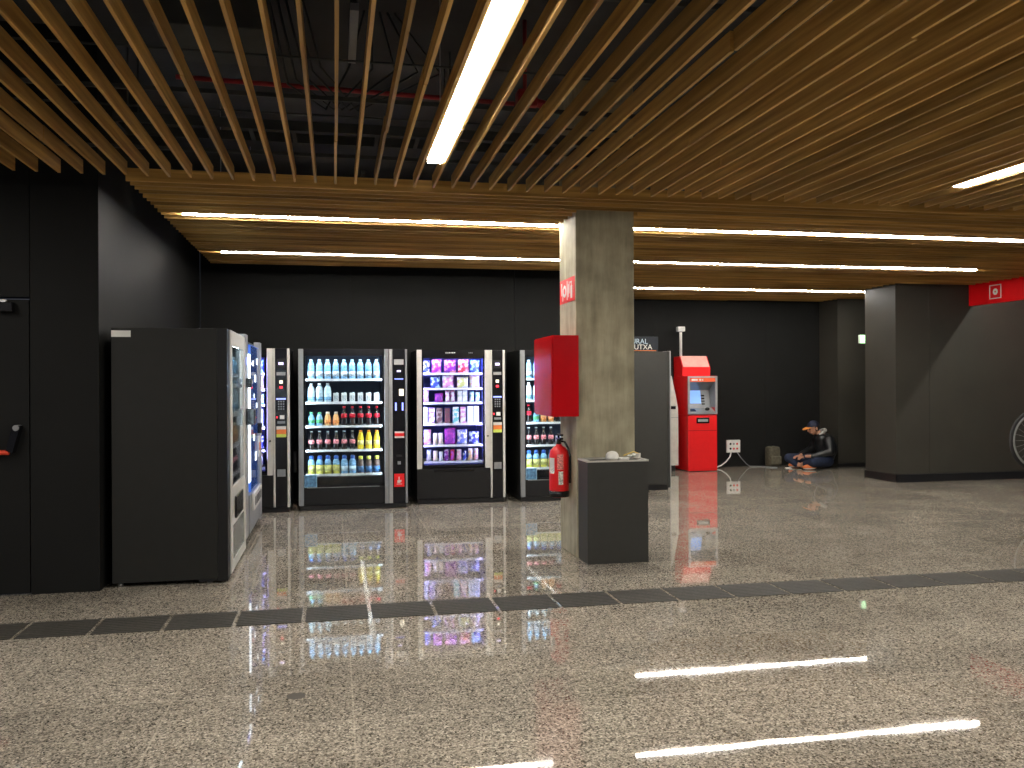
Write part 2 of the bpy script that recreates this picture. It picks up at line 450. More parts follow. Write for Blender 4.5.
# services in the void above
r_ = MB().cyl((-1.0, 5.95, 3.42), (1.25, 6.02, 3.40), 0.016, M_redpipe)
tag(r_.build('sprinkler_pipe'), 'thin red sprinkler pipe above the battens', 'pipe')
r_ = MB().cyl((1.28, 5.80, 3.3), (1.28, 5.80, 3.9), 0.014, M_redpipe).box(1.22, 1.36, 5.74, 5.86, 3.30, 3.42, M_redpipe, 0.02).cyl((1.28, 5.8, 3.36), (1.48, 5.8, 3.32), 0.03, M_redpipe)
tag(r_.build('sprinkler_valve'), 'red valve on a pipe seen between battens right of the bright lamp', 'valve')
for i, (y, z, x0, x1, ww) in enumerate(((6.6, 3.25, -1.5, 3.2, .16), (4.35, 3.6, -3, 3.5, .12))):
    t = MB(); t.box(x0, x1, y - ww, y - ww + 0.012, z, z + .07, M_duct); t.box(x0, x1, y + ww, y + ww + .012, z, z + .07, M_duct)
    q = x0
    while q < x1:
        t.box(q, q + .03, y - ww, y + ww, z, z + .012, M_duct); q += .3
    for q in (x0 + .1, (x0 + x1) / 2, x1 - .2): t.cyl((q, y - ww + .006, z), (q, y - ww + .006, 3.899), .006, M_duct, seg=6).cyl((q, y + ww + .006, z), (q, y + ww + .006, 3.899), .006, M_duct, seg=6)
    tag(t.build('cable_tray'), ('grey cable tray in the void behind the red pipe', 'grey cable tray high above the near battens')[i], 'cable tray')
t = MB().box(0.085, 0.125, 4.7, 4.74, 3.1, 3.9, M_grey).box(0.06, 0.15, 4.68, 4.76, 3.82, 3.9, M_grey)
t2 = MB().box(0.09, 0.135, 4.72, 5.5, 3.42, 3.46, M_grey).box(0.10, 0.125, 4.75, 4.78, 3.46, 3.9, M_duct).box(0.10, 0.125, 5.4, 5.43, 3.46, 3.9, M_duct)
t.bm.free()
tag(t2.build('service_lamp'), 'slim unlit grey lamp above the battens left of the bright lamp', 'lamp')
t = MB().box(-0.95, -0.35, 4.9, 5.25, 3.35, 3.6, M_duct, 0.01)
t.box(-0.9, -0.4, 5.25, 5.6, 3.4, 3.55, M_duct)
tag(t.build('ventilation_box'), 'grey ventilation box dimly seen above the left battens', 'vent')
t = MB()
for i in range(5):
    x = -0.4 + i * 0.05
    t.tube([(x, 5.5, 3.85), (x + .12, 5.6, 3.3 + .03 * i), (x + .35, 5.75, 3.2), (x + .5 + .1 * i, 5.8, 3.5), (x + .6, 5.8, 3.88)], 0.007, M_duct, 6)
tag(t.build('hanging_cable', None), 'tangle of thin cables looped in the ceiling void', 'cable', kind='stuff')
t = MB()
for y, z in ((5.0, 3.25), (5.62, 3.12), (3.6, 3.6)):
    t.cyl((-3, y, z), (3.6, y, z), 0.007, M_duct, seg=8)
t.build('support_wire', near)

# ------------------------------------------------------------------ lamps
def lamp(label, loc, ln, axis, hw=.018, group=None):
    o = empty('linear_lamp', loc, 0 if axis == 'x' else PI / 2, label, 'ceiling lamp', group)
    MB().box(0, ln, -hw - .004, hw + .004, 0.012, 0.085, M_grey).build('housing', o)
    MB().box(0.004, ln - 0.004, -hw, hw, -0.006, 0.011, M_lamp if hw > .03 else M_lampx, 0.004).build('diffuser', o)
    for x in (0.3, ln / 2, ln - 0.3):
        MB().cyl((x, 0, 0.086), (x, 0, 3.9 - loc[2] - .001), 0.004, M_steel, seg=6).build('suspension_wire', o)
    return o
lamp('long lit linear lamp crossing the ceiling in front of the other two cross lamps', (-1.2, 7.383, 2.80), 9.5, 'x')
lamp('lit linear lamp crossing the ceiling above the row of vending machines', (-1.15, 9.40, 2.80), 8.93, 'x')
lamp('shortest lit linear lamp, farthest back, above the red cash machine', (3.6, 11.956, 2.80), 4.8, 'x')
lamp('brilliant lit linear lamp running away from the viewer above the machines', (0.615, -1.2, 2.80), 6.6, 'y', .046)
lamp('lit linear lamp at the right edge among the lengthwise battens', (4.33, -1.2, 2.80), 6.6, 'y', .046)
lamp('unseen linear lamp added left of the view to light the left wall', (-3.10, -1.2, 2.80), 6.6, 'y', .046)  # out of view; added at the lamp spacing to brighten the left wall
lamp('linear lamp hidden behind the red banner', (9.33, 7.2, 2.92), 3.4, 'y')

# ------------------------------------------------------------------ floor grates
def grate():
    root = empty('floor_grate', (0, 0, 0), 0, 'dark ribbed floor grate in the strip crossing the floor', 'floor grate', 'dark ribbed grates set in a strip across the floor')
    MB().box(-0.187, 0.187, 0, 0.35, 0.0005, 0.0025, M_groove).build('base_plate', root)
    b = MB()
    for i in range(9):
        y = 0.004 + i * 0.0385
        b.box(-0.187, 0.187, y, y + 0.024, 0.0026, 0.0045, M_grate)
    b.build('rib_panel', root)
    return root
g0 = grate()
for i in range(33):
    o = g0 if i == 0 else copy_tree(g0)
    o.location = (-2.785 + i * 0.3987, 5.345, 0)

# ------------------------------------------------------------------ vending machines
ROOT = {}
def machine(name, label, group, W, D, H, loc, rz, gx, gz, shelves, trims, pay, led, liner, shelfy, trimmat, zb=0.055, sidem=None):
    """cabinet with a glazed goods bay from gx[0]..gx[1], gz[0]..gz[1]; local x from 0..W, front at y=0, back at y=D"""
    r = empty(name, loc, rz, label, 'vending machine', group)
    sidem = sidem or M_body
    c = MB()
    c.box(0, gx[0], 0.035, D, zb, H, sidem, 0.004)                     # left wall
    c.box(gx[1], W, 0.035, D, zb, H, M_body, 0.004)                    # right block behind the pay panel
    c.box(gx[0], gx[1], 0.035, D, gz[1], H, M_body)
    c.box(gx[0], gx[1], 0.035, D, zb, gz[0], M_body)
    c.box(gx[0], gx[1], D - 0.03, D, gz[0], gz[1], M_body)
    c.build('cabinet', r)
    li = MB()
    li.box(gx[0] + .001, gx[1] - .001, D - 0.24, D - 0.032, gz[0] + .001, gz[1] - .001, liner)
    li.box(gx[0] + .001, gx[0] + .012, 0.06, D - .241, gz[0] + .001, gz[1] - .001, liner)
    li.box(gx[1] - .012, gx[1] - .001, 0.06, D - .241, gz[0] + .001, gz[1] - .001, liner)
    li.box(gx[0] + .013, gx[1] - .013, 0.06, D - .241, gz[0] + .001, gz[0] + .012, liner)
    li.build('goods_bay_liner', r)
    box_part('plinth', r, 0.012, W - 0.012, 0.015, D - 0.03, 0.006, zb - 0.001, M_base)
    for fx in (0.06, W - 0.06):
        for fy in (0.09, D - 0.07):
            MB().cyl((fx, fy, 0.0), (fx, fy, 0.0055), 0.02, M_steel, seg=10).build('foot', r)
    # door frame: dark border around the pane
    f = MB()
    f.box(gx[0], gx[1], 0.0, 0.034, gz[1] - .026, H - 0.002, M_black)
    f.box(gx[0], gx[1], 0.0, 0.034, gz[0] - .012, gz[0] + .012, M_black)
    f.box(gx[0], gx[0] + .019, 0.0, 0.034, gz[0], gz[1], M_black)
    f.box(gx[1] - .019, gx[1], 0.0, 0.034, gz[0], gz[1], M_black)
    f.build('door_frame', r)
    p = box_part('glass_pane', r, gx[0] + .019, gx[1] - .019, 0.010, 0.016, gz[0] + .012, gz[1] - .026, M_glass)
    for (a, b, z0, z1, mm) in trims:
        box_part('side_trim', r, a, b, -0.016, 0.034, z0, z1, mm, 0.004)
    for z in shelves:
        s = MB().box(gx[0] + .016, gx[1] - .016, 0.10, D - .25, z - .012, z, M_shelf)
        s.box(gx[0] + .016, gx[1] - .016, 0.085, 0.099, z - .022, z + .004, M_price)
        s.build('shelf', r)
    l = MB()
    l.box(gx[0] + .003, gx[0] + .014, 0.037, 0.057, gz[0] + .14, gz[1] - .03, led)
    l.build('light_strip', r)
    l = MB().box(gx[1] - .014, gx[1] - .003, 0.037, 0.057, gz[0] + .14, gz[1] - .03, led)
    l.build('light_strip', r)
    l = MB().box(gx[0] + .04, gx[1] - .04, 0.037, 0.060, gz[1] - .014, gz[1] - .003, led)
    l.build('light_strip', r)
    ROOT[name + str(len(ROOT))] = r
    return r

def pay_panel(r, x0, x1, z0, z1, kind):
    """control column with its fittings as sub-parts"""
    p = box_part('control_panel', r, x0, x1, -0.006, 0.034, z0, z1, M_black, 0.002)
    c = (x0 + x1) / 2; w = x1 - x0
    def q(name, dx, hw, z, hh, m, y=-0.009, lab=None):
        o = box_part(name, p, c + dx - hw, c + dx + hw, y, -0.0062, z - hh, z + hh, m, 0.0, lab)
        return o
    if kind == 'drink':
        q('coin_slot', 0.0, .055, 1.68, .030, M_silver)
        q('display', 0.0, .022, 1.575, .010, M_dispv)
        q('button_row', 0.0, .05, 1.485, .005, M_disp)
        q('banknote_slot', .028, .026, 1.33, .038, M_slotl)
        q('indicator', -.035, .009, 1.167, .045, M_disp); q('indicator', .042, .009, 1.167, .045, M_disp)
        st = q('sticker', 0.005, .055, .844, .038, M_white)
        q('sticker', 0.005, .055, .844, .018, M_redm, -0.0105)
        q('card_reader', 0, .03, .60, .012, M_body)
        q('keyhole', 0.0, .018, .52, .018, M_grey)
        q('pictogram_sticker', 0.0, .058, .32, .075, M_redm)
        h = MB().box(c - .022, c + .012, -.0108, -.0092, .29, .32, M_white).box(c - .008, c + .002, -.0108, -.0092, .32, .36, M_white)
        h.box(c + .012, c + .024, -.0108, -.0092, .30, .325, M_white).box(c - .03, c + .03, -.0108, -.0092, .273, .281, M_white)
        h.build('hand_symbol', p)
    else:
        q('display', 0, .026, 1.66, .014, M_dispv); q('display_frame', 0, .045, 1.66, .05, M_body, -.0085)
        q('coin_slot', 0, .048, 1.548, .018, M_silver)
        q('banknote_slot', 0.0, .018, 1.455, .018, M_slotl)
        q('indicator', 0.0, .016, 1.395, .012, M_rled)
        q('display', 0, .05, 1.267, .008, M_disp)
        kp = MB()
        for i in range(3):
            for j in range(4):
                kp.box(c - .034 + i * .026, c - .018 + i * .026, -.010, -.0065, 1.145 + j * .028, 1.161 + j * .028, M_grey)
        kp.build('keypad', p)
        q('indicator', -.045, .007, 1.063, .010, M_rled)
        q('change_slot', 0.01, .025, 1.063, .022, M_white); q('coin_return', 0, .042, 1.007, .014, M_grey)
        q('sticker', 0, .052, .945, .018, M_white); q('sticker', 0, .052, .902, .026, M_orange); q('sticker', 0, .052, .858, .018, M_yellowgreen)
        q('change_cup', 0, .045, .443, .040, M_grey, -.012)
    return p

def drink_machine(loc, label):
    r = machine('vending_machine', label, None, 1.219, 0.80, 1.83, loc, 0, (0.055, 0.954), (0.27, 1.775),
                (1.487, 1.222, 0.952, 0.677, 0.400), [(0, .055, .06, 1.826, M_grey), (.960, 1.004, .06, 1.826, M_grey), (1.010, 1.050, .06, 1.826, M_silver), (1.196, 1.219, .06, 1.826, M_grey)],
                None, M_led, M_liner, 0, None, sidem=M_side)
    lp = MB().box(.056, .954, .0, .034, .062, .257, M_body, 0.003).box(.09, .9, -.006, 0.0, .255, .262, M_grey)
    lp.build('lower_panel', r)
    dl = MB().prism([(-.002, .272), (-.002, .385), (.03, .375), (.03, .285)], .09, .93, M_black, 'x')
    dl.bm.free()
    MB().box(.075, .935, .018, .03, .285, .375, M_black).build('delivery_flap', r)
    pp = MB().box(.062, .20, -.003, .009, .265, .405, mat('pale_blue_card', (0.32, 0.52, 0.68), 0.5, var=.35, scale=30)).box(.068, .194, -.0045, -.0031, .271, .399, mat('blue_picture_print', (0.08, 0.20, 0.34), 0.5, var=.6, scale=25))
    pp.build('small_poster', r)
    pay_panel(r, 1.052, 1.195, .06, 1.826, 'drink')
    return r
def snack_machine(loc, label):
    r = machine('vending_machine', label, None, 1.06, 0.80, 1.83, loc, 0, (0.06, 0.812), (0.452, 1.757),
                (1.555, 1.375, 1.203, 0.950, 0.695, 0.498), [(0, .060, .42, 1.828, M_cream), (.816, .878, .42, 1.828, M_cream), (.882, .902, .062, 1.828, M_cream), (1.032, 1.06, .062, 1.828, M_cream)],
                None, M_ledb, M_linerb, 0, None, sidem=M_side)
    MB().box(.0, .878, -.004, .034, .062, .418, M_body, 0.004).build('lower_panel', r)
    fl = MB().box(.2, .68, -.012, -.004, .385, .41, M_black, .003)
    fl.build('delivery_flap', r)
    nm = MB()
    x = .34
    for wd in (.018, .012, .016, .01, .018, .014): nm.box(x, x + wd, -.003, 0.0, 1.79, 1.80, M_white); x += wd + .006
    x = .62
    for wd in (.012, .016, .01): nm.box(x, x + wd, -.003, 0.0, 1.79, 1.797, M_grey); x += wd + .006
    nm.build('name_strip', r)
    kh = MB().cyl((.847, -.02, .80), (.847, -.016, .80), .010, M_black, seg=10)
    kh.build('lock', r)
    pay_panel(r, .903, 1.031, .062, 1.826, 'snack')
    return r

# ------------------------------------------------------------------ goods
def m_goods(n, c, r=0.3, var=0.1, sc=30): return mat('goods_' + n, c, r, var=var, scale=sc)
G = {
 'water': m_goods('clear_water', (0.22, 0.44, 0.68), .15, .5, 30), 'waterw': m_goods('frosted_water', (0.60, 0.78, 0.90), .2, .25, 30),
 'blue': m_goods('blue_plastic', (0.05, 0.16, 0.62)), 'cola': m_goods('dark_cola', (0.012, 0.006, 0.005), .12), 'red': m_goods('red_plastic', (0.65, 0.01, 0.03)),
 'white': m_goods('white_wrap', (0.8, 0.82, 0.85)), 'green': m_goods('green_plastic', (0.10, 0.42, 0.18)), 'orange': m_goods('orange_juice', (0.80, 0.42, 0.16)),
 'yellow': m_goods('yellow_juice', (0.88, 0.66, 0.03)), 'lemon': m_goods('lemon_drink', (0.62, 0.58, 0.10)), 'ycap': m_goods('yellow_cap', (0.85, 0.85, 0.12)),
 'darkblue': m_goods('deep_blue_label', (0.04, 0.13, 0.30), .3, .5, 40), 'silverl': m_goods('silver_print', (0.55, 0.6, 0.66), .25, .5, 60), 'grape': m_goods('grape', (0.10, .06, .05)),
}
def bottle_proto(kind):
    """root mesh is the bottle body; cap and label are parts"""
    b = MB(); cap = MB(); lab = MB()
    if kind == 'water':
        b.lathe([(.030, 0), (.033, .008), (.031, .05), (.033, .09), (.031, .12), (.033, .135), (.028, .165), (.018, .19), (.013, .198)], G['water'])
        cap.lathe([(.015, .199), (.015, .216), (.012, .219)], G['waterw']); lab.lathe([(.0337, .03), (.0337, .085)], G['silverl'])
    elif kind == 'waterw':
        b.lathe([(.030, 0), (.034, .008), (.034, .12), (.030, .155), (.02, .18), (.013, .19)], G['waterw'])
        cap.lathe([(.015, .191), (.015, .208), (.012, .211)], G['white']); lab.lathe([(.0345, .02), (.0345, .06)], G['water'])
    elif kind == 'colared':
        b.lathe([(.026, 0), (.030, .008), (.029, .05), (.026, .075), (.030, .11), (.026, .14), (.013, .175), (.011, .19)], G['cola'])
        cap.lathe([(.014, .191), (.014, .212), (.011, .214)], G['red']); lab.lathe([(.0285, .085), (.0305, .105), (.0275, .132)], G['red'])
    elif kind == 'colaglass':
        b.lathe([(.024, 0), (.028, .01), (.025, .045), (.029, .09), (.022, .125), (.012, .165), (.011, .195)], G['cola'])
        cap.lathe([(.0135, .196), (.0135, .207), (.010, .209)], G['silverl']); lab.lathe([(.0275, .065), (.0295, .09), (.0255, .113)], m_goods('red_white_print', (0.75, .25, .28), .3, .8, 70))
    elif kind == 'green':
        b.lathe([(.028, 0), (.031, .008), (.031, .08), (.022, .115), (.014, .13)], G['water'])
        cap.lathe([(.016, .131), (.016, .15), (.012, .152)], G['green']); lab.lathe([(.0315, .03), (.0315, .07)], G['green'])
    elif kind == 'orange':
        b.lathe([(.028, 0), (.031, .008), (.031, .08), (.022, .115), (.016, .13)], G['orange'])
        cap.lathe([(.018, .131), (.018, .152), (.014, .154)], m_goods('cream_cap', (.85, .75, .55))); lab.lathe([(.0315, .02), (.0315, .065)], m_goods('amber_print', (.8, .3, .08), .3, .6, 50))
    elif kind == 'yellow':
        b.lathe([(.028, 0), (.031, .01), (.029, .07), (.031, .12), (.022, .16), (.014, .19)], G['yellow'])
        cap.lathe([(.016, .191), (.016, .210), (.012, .212)], m_goods('orange_cap', (.85, .3, .03))); lab.lathe([(.0315, .05), (.0300, .07), (.0312, .10)], m_goods('yellow_print', (.9, .8, .3), .3, .5, 60))
    elif kind == 'sportlemon':
        b.lathe([(.032, 0), (.036, .01), (.035, .10)], G['lemon'])
        b.lathe([(.035, .1005), (.035, .13), (.026, .155), (.018, .165)], G['water'])
        cap.lathe([(.021, .166), (.021, .195), (.012, .205)], G['blue']); lab.lathe([(.0362, .03), (.0358, .09)], m_goods('lemon_print', (.6, .58, .2), .3, .5, 50))
    elif kind == 'sportblue':
        b.lathe([(.032, 0), (.036, .01), (.035, .13), (.026, .155), (.018, .165)], G['water'])
        cap.lathe([(.021, .166), (.021, .195), (.012, .205)], G['blue']); lab.lathe([(.0362, .03), (.0358, .085)], G['waterw'])
    elif kind == 'teabottle':
        b.lathe([(.030, 0), (.034, .01), (.034, .09), (.028, .13), (.018, .155)], G['grape'])
        cap.lathe([(.021, .156), (.021, .188), (.016, .19)], G['ycap']); lab.lathe([(.0345, .015), (.0345, .08)], G['darkblue'])
    elif kind == 'carton':
        b.box(-.030, .030, -.022, .022, 0, .105, G['white'], .004)
        cap.cyl((.012, 0, .1055), (.012, 0, .112), .010, G['waterw'], seg=10); lab.box(-.022, .022, -.0235, -.0222, .015, .075, G['silverl'])
    o = b.build('drink_carton' if kind == 'carton' else 'drink_bottle')
    cap.build('cap', o); lab.build('label_sleeve', o)
    return o
PROTO = {}
DESC = {'water': ('clear water bottle', 'bottle'), 'waterw': ('frosted white water bottle', 'bottle'), 'colared': ('cola bottle with a red cap', 'bottle'), 'colaglass': ('slim dark cola bottle', 'bottle'),
        'green': ('short green-capped bottle', 'bottle'), 'orange': ('short orange juice bottle', 'bottle'), 'yellow': ('yellow drink bottle', 'bottle'), 'sportlemon': ('blue-capped bottle of lemon drink', 'bottle'),
        'sportblue': ('blue-capped bottle of pale drink', 'bottle'), 'teabottle': ('yellow-capped bottle with a dark blue label', 'bottle'), 'carton': ('small white carton', 'carton')}
def put_goods(kind, pos, rz, where):
    if kind not in PROTO:
        PROTO[kind] = bottle_proto(kind); o = PROTO[kind]
    else: o = copy_tree(PROTO[kind])
    o.location = pos; o.rotation_euler = (0, 0, rz)
    if kind != 'carton': o.scale = (1.2, 1.2, 1.03)
    d_, c_ = DESC[kind]
    tag(o, d_ + ', ' + where, c_, d_ + ', ' + where)
    return o

ROWN = ('top shelf', 'second shelf', 'third shelf', 'fourth shelf', 'bottom shelf')
def fill_drinks(r, rows, shelves, x0, step, where, ymain=0.147, upto=9):
    c, s = math.cos(r.rotation_euler.z), math.sin(r.rotation_euler.z)
    for i, row in enumerate(rows):
        for j, k in enumerate(row[:upto]):
            if not k: continue
            lx = x0 + step * (j + .5); ly = ymain
            put_goods(k, (r.location.x + c * lx - s * ly, r.location.y + s * lx + c * ly, shelves[i] + 0.0005), r.rotation_euler.z, ROWN[i] + ' of ' + where)

DSH = (1.487, 1.222, 0.952, 0.677, 0.400)
m2 = drink_machine((-0.404, 10.07, 0), 'black drinks vending machine in full view, left of the snack machine')
fill_drinks(m2, [['water'] * 9, ['waterw'] * 3 + ['carton'] * 6, ['green'] * 2 + ['orange'] * 2 + ['colared'] * 5, ['colaglass'] * 6 + ['yellow'] * 3, ['sportlemon'] * 4 + ['sportblue'] * 2 + ['teabottle'] * 3],
            DSH, 0.09, 0.0925, 'fully visible drinks machine')
m4 = drink_machine((2.184, 10.24, 0), 'black drinks vending machine half hidden behind the concrete pillar')
fill_drinks(m4, [['water'] * 6, ['waterw'] * 6, ['colared', 'green', 'orange', 'orange', 'colared', 'colared'], ['colaglass'] * 4 + ['carton', 'colaglass'], ['sportlemon'] * 6],
            DSH, 0.09, 0.0925, 'drinks machine behind pillar', upto=6)

# snack packets
def packet(kind, w, h, c1, c2, c3=None):
    """bag: puffed pillow with crimped ends; box: upright box or tube packet"""
    key = '%.2f_%.2f_%.2f' % c1 + '%.2f' % c2[0]
    mname = 'wrapper_' + key
    if mname in MATS: mm = MATS[mname]
    else:
        m, nt, b = _new(mname)
        tc = nt.nodes.new('ShaderNodeTexCoord')
        nz = nt.nodes.new('ShaderNodeTexNoise'); nz.inputs['Scale'].default_value = 26; nz.inputs['Detail'].default_value = 1.5
        nt.links.new(tc.outputs['Object'], nz.inputs['Vector'])
        cr = nt.nodes.new('ShaderNodeValToRGB'); cr.color_ramp.interpolation = 'EASE'
        cr.color_ramp.elements[0].position = .46; cr.color_ramp.elements[0].color = (*c1, 1)
        cr.color_ramp.elements[1].position = .56; cr.color_ramp.elements[1].color = (*c2, 1)
        nt.links.new(nz.outputs[0], cr.inputs[0]); nt.links.new(cr.outputs[0], b.inputs['Base Color'])
        b.inputs['Roughness'].default_value = 0.25
        MATS[mname] = mm = m
    mb = MB()
    if kind == 'box':
        mb.box(-w / 2, w / 2, -.02, .02, 0, h, mm, .004)
        return mb.build('snack_box')
    nx, nz_ = 7, 9
    k = mb.mi(mm)
    def grid(sgn):
        g = []
        for j in range(nz_ + 1):
            v = j / nz_; row = []
            for i in range(nx + 1):
                u = i / nx
                p = (math.sin(PI * u) ** .6) * (math.sin(PI * v) ** .55)
                ww = w * (1 - .07 * math.sin(PI * v))
                row.append(mb.bm.verts.new(((u - .5) * ww, sgn * (.001 + .028 * p) + random.uniform(-.002, .002) * p, h * v)))
            g.append(row)
        for j in range(nz_):
            for i in range(nx):
                f = mb.bm.faces.new((g[j][i], g[j][i + 1], g[j + 1][i + 1], g[j + 1][i])); f.material_index = k; f.smooth = True
        return g
    a = grid(-1); b2 = grid(1)
    bmesh.ops.remove_doubles(mb.bm, verts=mb.bm.verts[:], dist=0.0025)
    return mb.build('snack_bag')
WH = (.85, .85, .9); PK = (.8, .35, .6); PU = (.25, .04, .35); BL = (.06, .10, .5); TE = (.2, .65, .65); RD = (.65, .06, .08); BR = (.16, .09, .10); CR = (.85, .68, .5); YG = (.75, .8, .3); MG = (.45, .05, .4); DK = (.05, .03, .08)
SN = [  # (x0, x1 as a share of the bay, height, kind, c1, c2, description)
 [(.0, .12, .13, 'bag', BL, WH, 'blue and white speckled crisp bag'), (.15, .32, .145, 'bag', MG, PK, 'magenta crisp bag'), (.36, .57, .14, 'bag', PU, (.7, .25, .3), 'dark purple crisp bag'), (.60, .79, .145, 'bag', RD, (.85, .55, .55), 'red and pink crisp bag'), (.81, .98, .14, 'bag', BL, (.4, .9, .85), 'blue crisp bag with a pale teal splash')],
 [(.13, .30, .13, 'bag', BL, (.5, .75, .9), 'deep blue crisp bag with a pale figure'), (.33, .53, .15, 'bag', PK, WH, 'pink and white crisp bag'), (.58, .78, .13, 'bag', YG, WH, 'yellow-green and white bag'), (.80, .98, .15, 'bag', WH, (.9, .6, .6), 'white crisp bag with a pink top')],
 [(.0, .10, .13, 'bag', PK, WH, 'pink and white packet'), (.20, .35, .10, 'bag', PU, MG, 'dark purple packet'), (.38, .46, .13, 'bag', WH, PK, 'slim white and pink packet'), (.47, .55, .13, 'bag', WH, PK, 'slim white and pink packet'), (.59, .67, .13, 'box', WH, (.6, .75, .6), 'slim white packet'), (.68, .76, .13, 'box', WH, (.6, .75, .6), 'slim white packet'), (.80, .88, .12, 'bag', WH, TE, 'white and teal packet'), (.90, .98, .11, 'bag', WH, TE, 'white and teal packet')],
 [(.0, .075, .17, 'box', WH, (.7, .8, .8), 'plain white upright box'), (.10, .20, .165, 'box', WH, (.4, .25, .6), 'white and violet upright box'), (.23, .33, .16, 'box', BR, (.4, .33, .3), 'grey-brown upright box'), (.37, .46, .16, 'box', (.2, .08, .1), BR, 'dark brown upright box'), (.51, .61, .17, 'box', TE, WH, 'teal and white upright box'), (.64, .73, .17, 'box', WH, PK, 'white upright box with pink marks'), (.76, .86, .175, 'box', WH, (.75, .9, .9), 'white and pale cyan upright box'), (.87, .96, .175, 'box', WH, (.75, .9, .9), 'white and pale cyan upright box')],
 [(.0, .14, .155, 'bag', (.85, .3, .5), WH, 'pink and white bag'), (.17, .25, .12, 'bag', CR, WH, 'cream packet'), (.26, .34, .12, 'bag', CR, WH, 'cream packet'), (.36, .56, .17, 'bag', PU, (.45, .45, .9), 'large round purple bag'), (.58, .76, .15, 'bag', (.2, .25, .75), WH, 'round blue and white bag'), (.78, .97, .13, 'bag', (.04, .05, .3), (.5, .6, .95), 'dark blue bag with white marks')],
 [(.06, .14, .12, 'bag', WH, (.5, .6, .9), 'small white packet'), (.17, .25, .11, 'bag', CR, (.85, .3, .3), 'small cream and pink packet'), (.27, .34, .10, 'bag', WH, YG, 'small white and green packet'), (.36, .44, .12, 'bag', PU, (.6, .4, .8), 'small purple packet'), (.46, .54, .12, 'bag', MG, RD, 'small purple-red packet'), (.57, .66, .12, 'bag', (.9, .5, .65), WH, 'small pink and white packet'), (.68, .74, .10, 'bag', BL, WH, 'small blue packet'), (.77, .85, .13, 'bag', (.9, .6, .35), WH, 'small peach packet'), (.87, .95, .13, 'bag', (.9, .45, .45), WH, 'small rose packet')]]
SROW = ('top shelf', 'second shelf', 'third shelf', 'fourth shelf', 'fifth shelf', 'bottom shelf')
SSH = (1.555, 1.375, 1.203, 0.950, 0.695, 0.498)
def fill_snacks(r, where, lo=0.0):
    seen = {}
    for i, row in enumerate(SN):
        for (a, b, h, kd, c1, c2, ds) in row:
            h *= (1.14, 1.03, 1.1, 1.16, 1.18, 1.15)[i]
            if a < lo: continue
            x0 = .085; w = .705
            o = packet(kd, (b - a) * w, h, c1, c2)
            o.location = (r.location.x + x0 + (a + b) / 2 * w, r.location.y + .14, SSH[i] + .0008)
            lb = ds + ', ' + SROW[i] + ' of ' + where
            tag(o, lb, 'snack', lb)
m3 = snack_machine((0.944, 10.28, 0), 'black snack vending machine with violet-lit bags, between two drinks machines')
fill_snacks(m3, 'the middle snack machine')
mD = snack_machine((-1.555, 10.0, 0), 'snack vending machine in the far left corner, mostly hidden, keypad column showing')
fill_snacks(mD, 'the corner snack machine', lo=.75)

# left row, facing right: frosted-framed machine and blue machine
def left_machine_a():
    r = empty('vending_machine', (-0.76, 6.545, 0), PI / 2, 'nearest vending machine, its tall dark side turned to the viewer', 'vending machine')
    W, D, H = 1.40, 0.78, 1.83
    c = MB()
    c.box(0, .10, .07, D, .03, H, M_side, .004); c.box(1.2, W, .07, D, .03, H, M_side, .004)
    c.box(.10, 1.2, .07, D, 1.74, H, M_side); c.box(.10, 1.2, .07, D, .03, .62, M_side); c.box(.10, 1.2, D - .03, D, .62, 1.74, M_side)
    c.build('cabinet', r)
    MB().box(.101, 1.199, D - .30, D - .031, .621, 1.739, M_liner).build('goods_bay_liner', r)
    box_part('plinth', r, .0, W, .075, .2, .015, .029, M_base)
    for fx in (0.04, W - .04):
        for fy in (.13, D - .05): MB().cyl((fx, fy, 0), (fx, fy, .03), .018, M_steel, seg=10).build('foot', r)
    box_part('door_edge', r, 0, .155, .0, .069, .014, H, M_body, .003)
    f = MB()   # pale door frame with two openings
    for (xa, xb, za, zb_) in ((.156, .27, .03, 1.83), (1.12, 1.2, .03, 1.83), (.27, 1.12, 1.72, 1.83), (.27, 1.12, .03, .10), (.27, 1.12, .60, .66)):
        f.box(xa, xb, -.006, .010, za, zb_, M_cream)
    f.build('door_frame', r)
    box_part('glass_pane', r, .27, 1.12, .0, .005, .66, 1.72, M_glass)
    box_part('lower_pane', r, .27, 1.12, .0, .009, .10, .36, mat('grey_smoked_pane', (.16, .17, .16), .2))
    h = MB().box(.27, 1.12, .0, .012, .36, .60, M_cream); h.build('hatch_panel', r)
    h = MB().box(.42, .92, -.018, -.001, .40, .57, M_black, .008); h.build('delivery_hatch', r)
    for z in (1.43, 1.20, .95, .72):
        MB().box(.16, 1.17, .035, D - .31, z - .012, z, M_shelf).box(.16, 1.17, .025, .034, z - .03, z + .006, M_price).build('shelf', r)
    MB().box(.16, .20, .012, .030, .68, 1.70, emis('strong_led_strip', (.75, .9, 1.0), 150.0)).build('light_strip', r)
    MB().box(.3, 1.05, .015, .03, 1.725, 1.735, M_led).build('light_strip', r)
    p = box_part('control_panel', r, 1.202, 1.398, -.012, .068, .10, 1.86, M_silver, .004)
    box_part('lock_box', p, 1.20, 1.28, -.06, -.0125, 1.40, 1.48, M_black, .006)
    box_part('payment_box', p, 1.19, 1.33, -.085, -.0125, 1.08, 1.22, M_black, .008)
    box_part('display', p, 1.24, 1.34, -.016, -.0125, 1.60, 1.66, M_disp)
    mk = MB().box(.02, .18, -.001, .0, 1.765, 1.825, M_white)
    mk.bm.free()
    s = MB().box(-.002, -.0002, .65, .778, 1.765, 1.81, M_white); s.build('asset_label', r)['label'] = 'white sticker'
    return r
mA = left_machine_a()
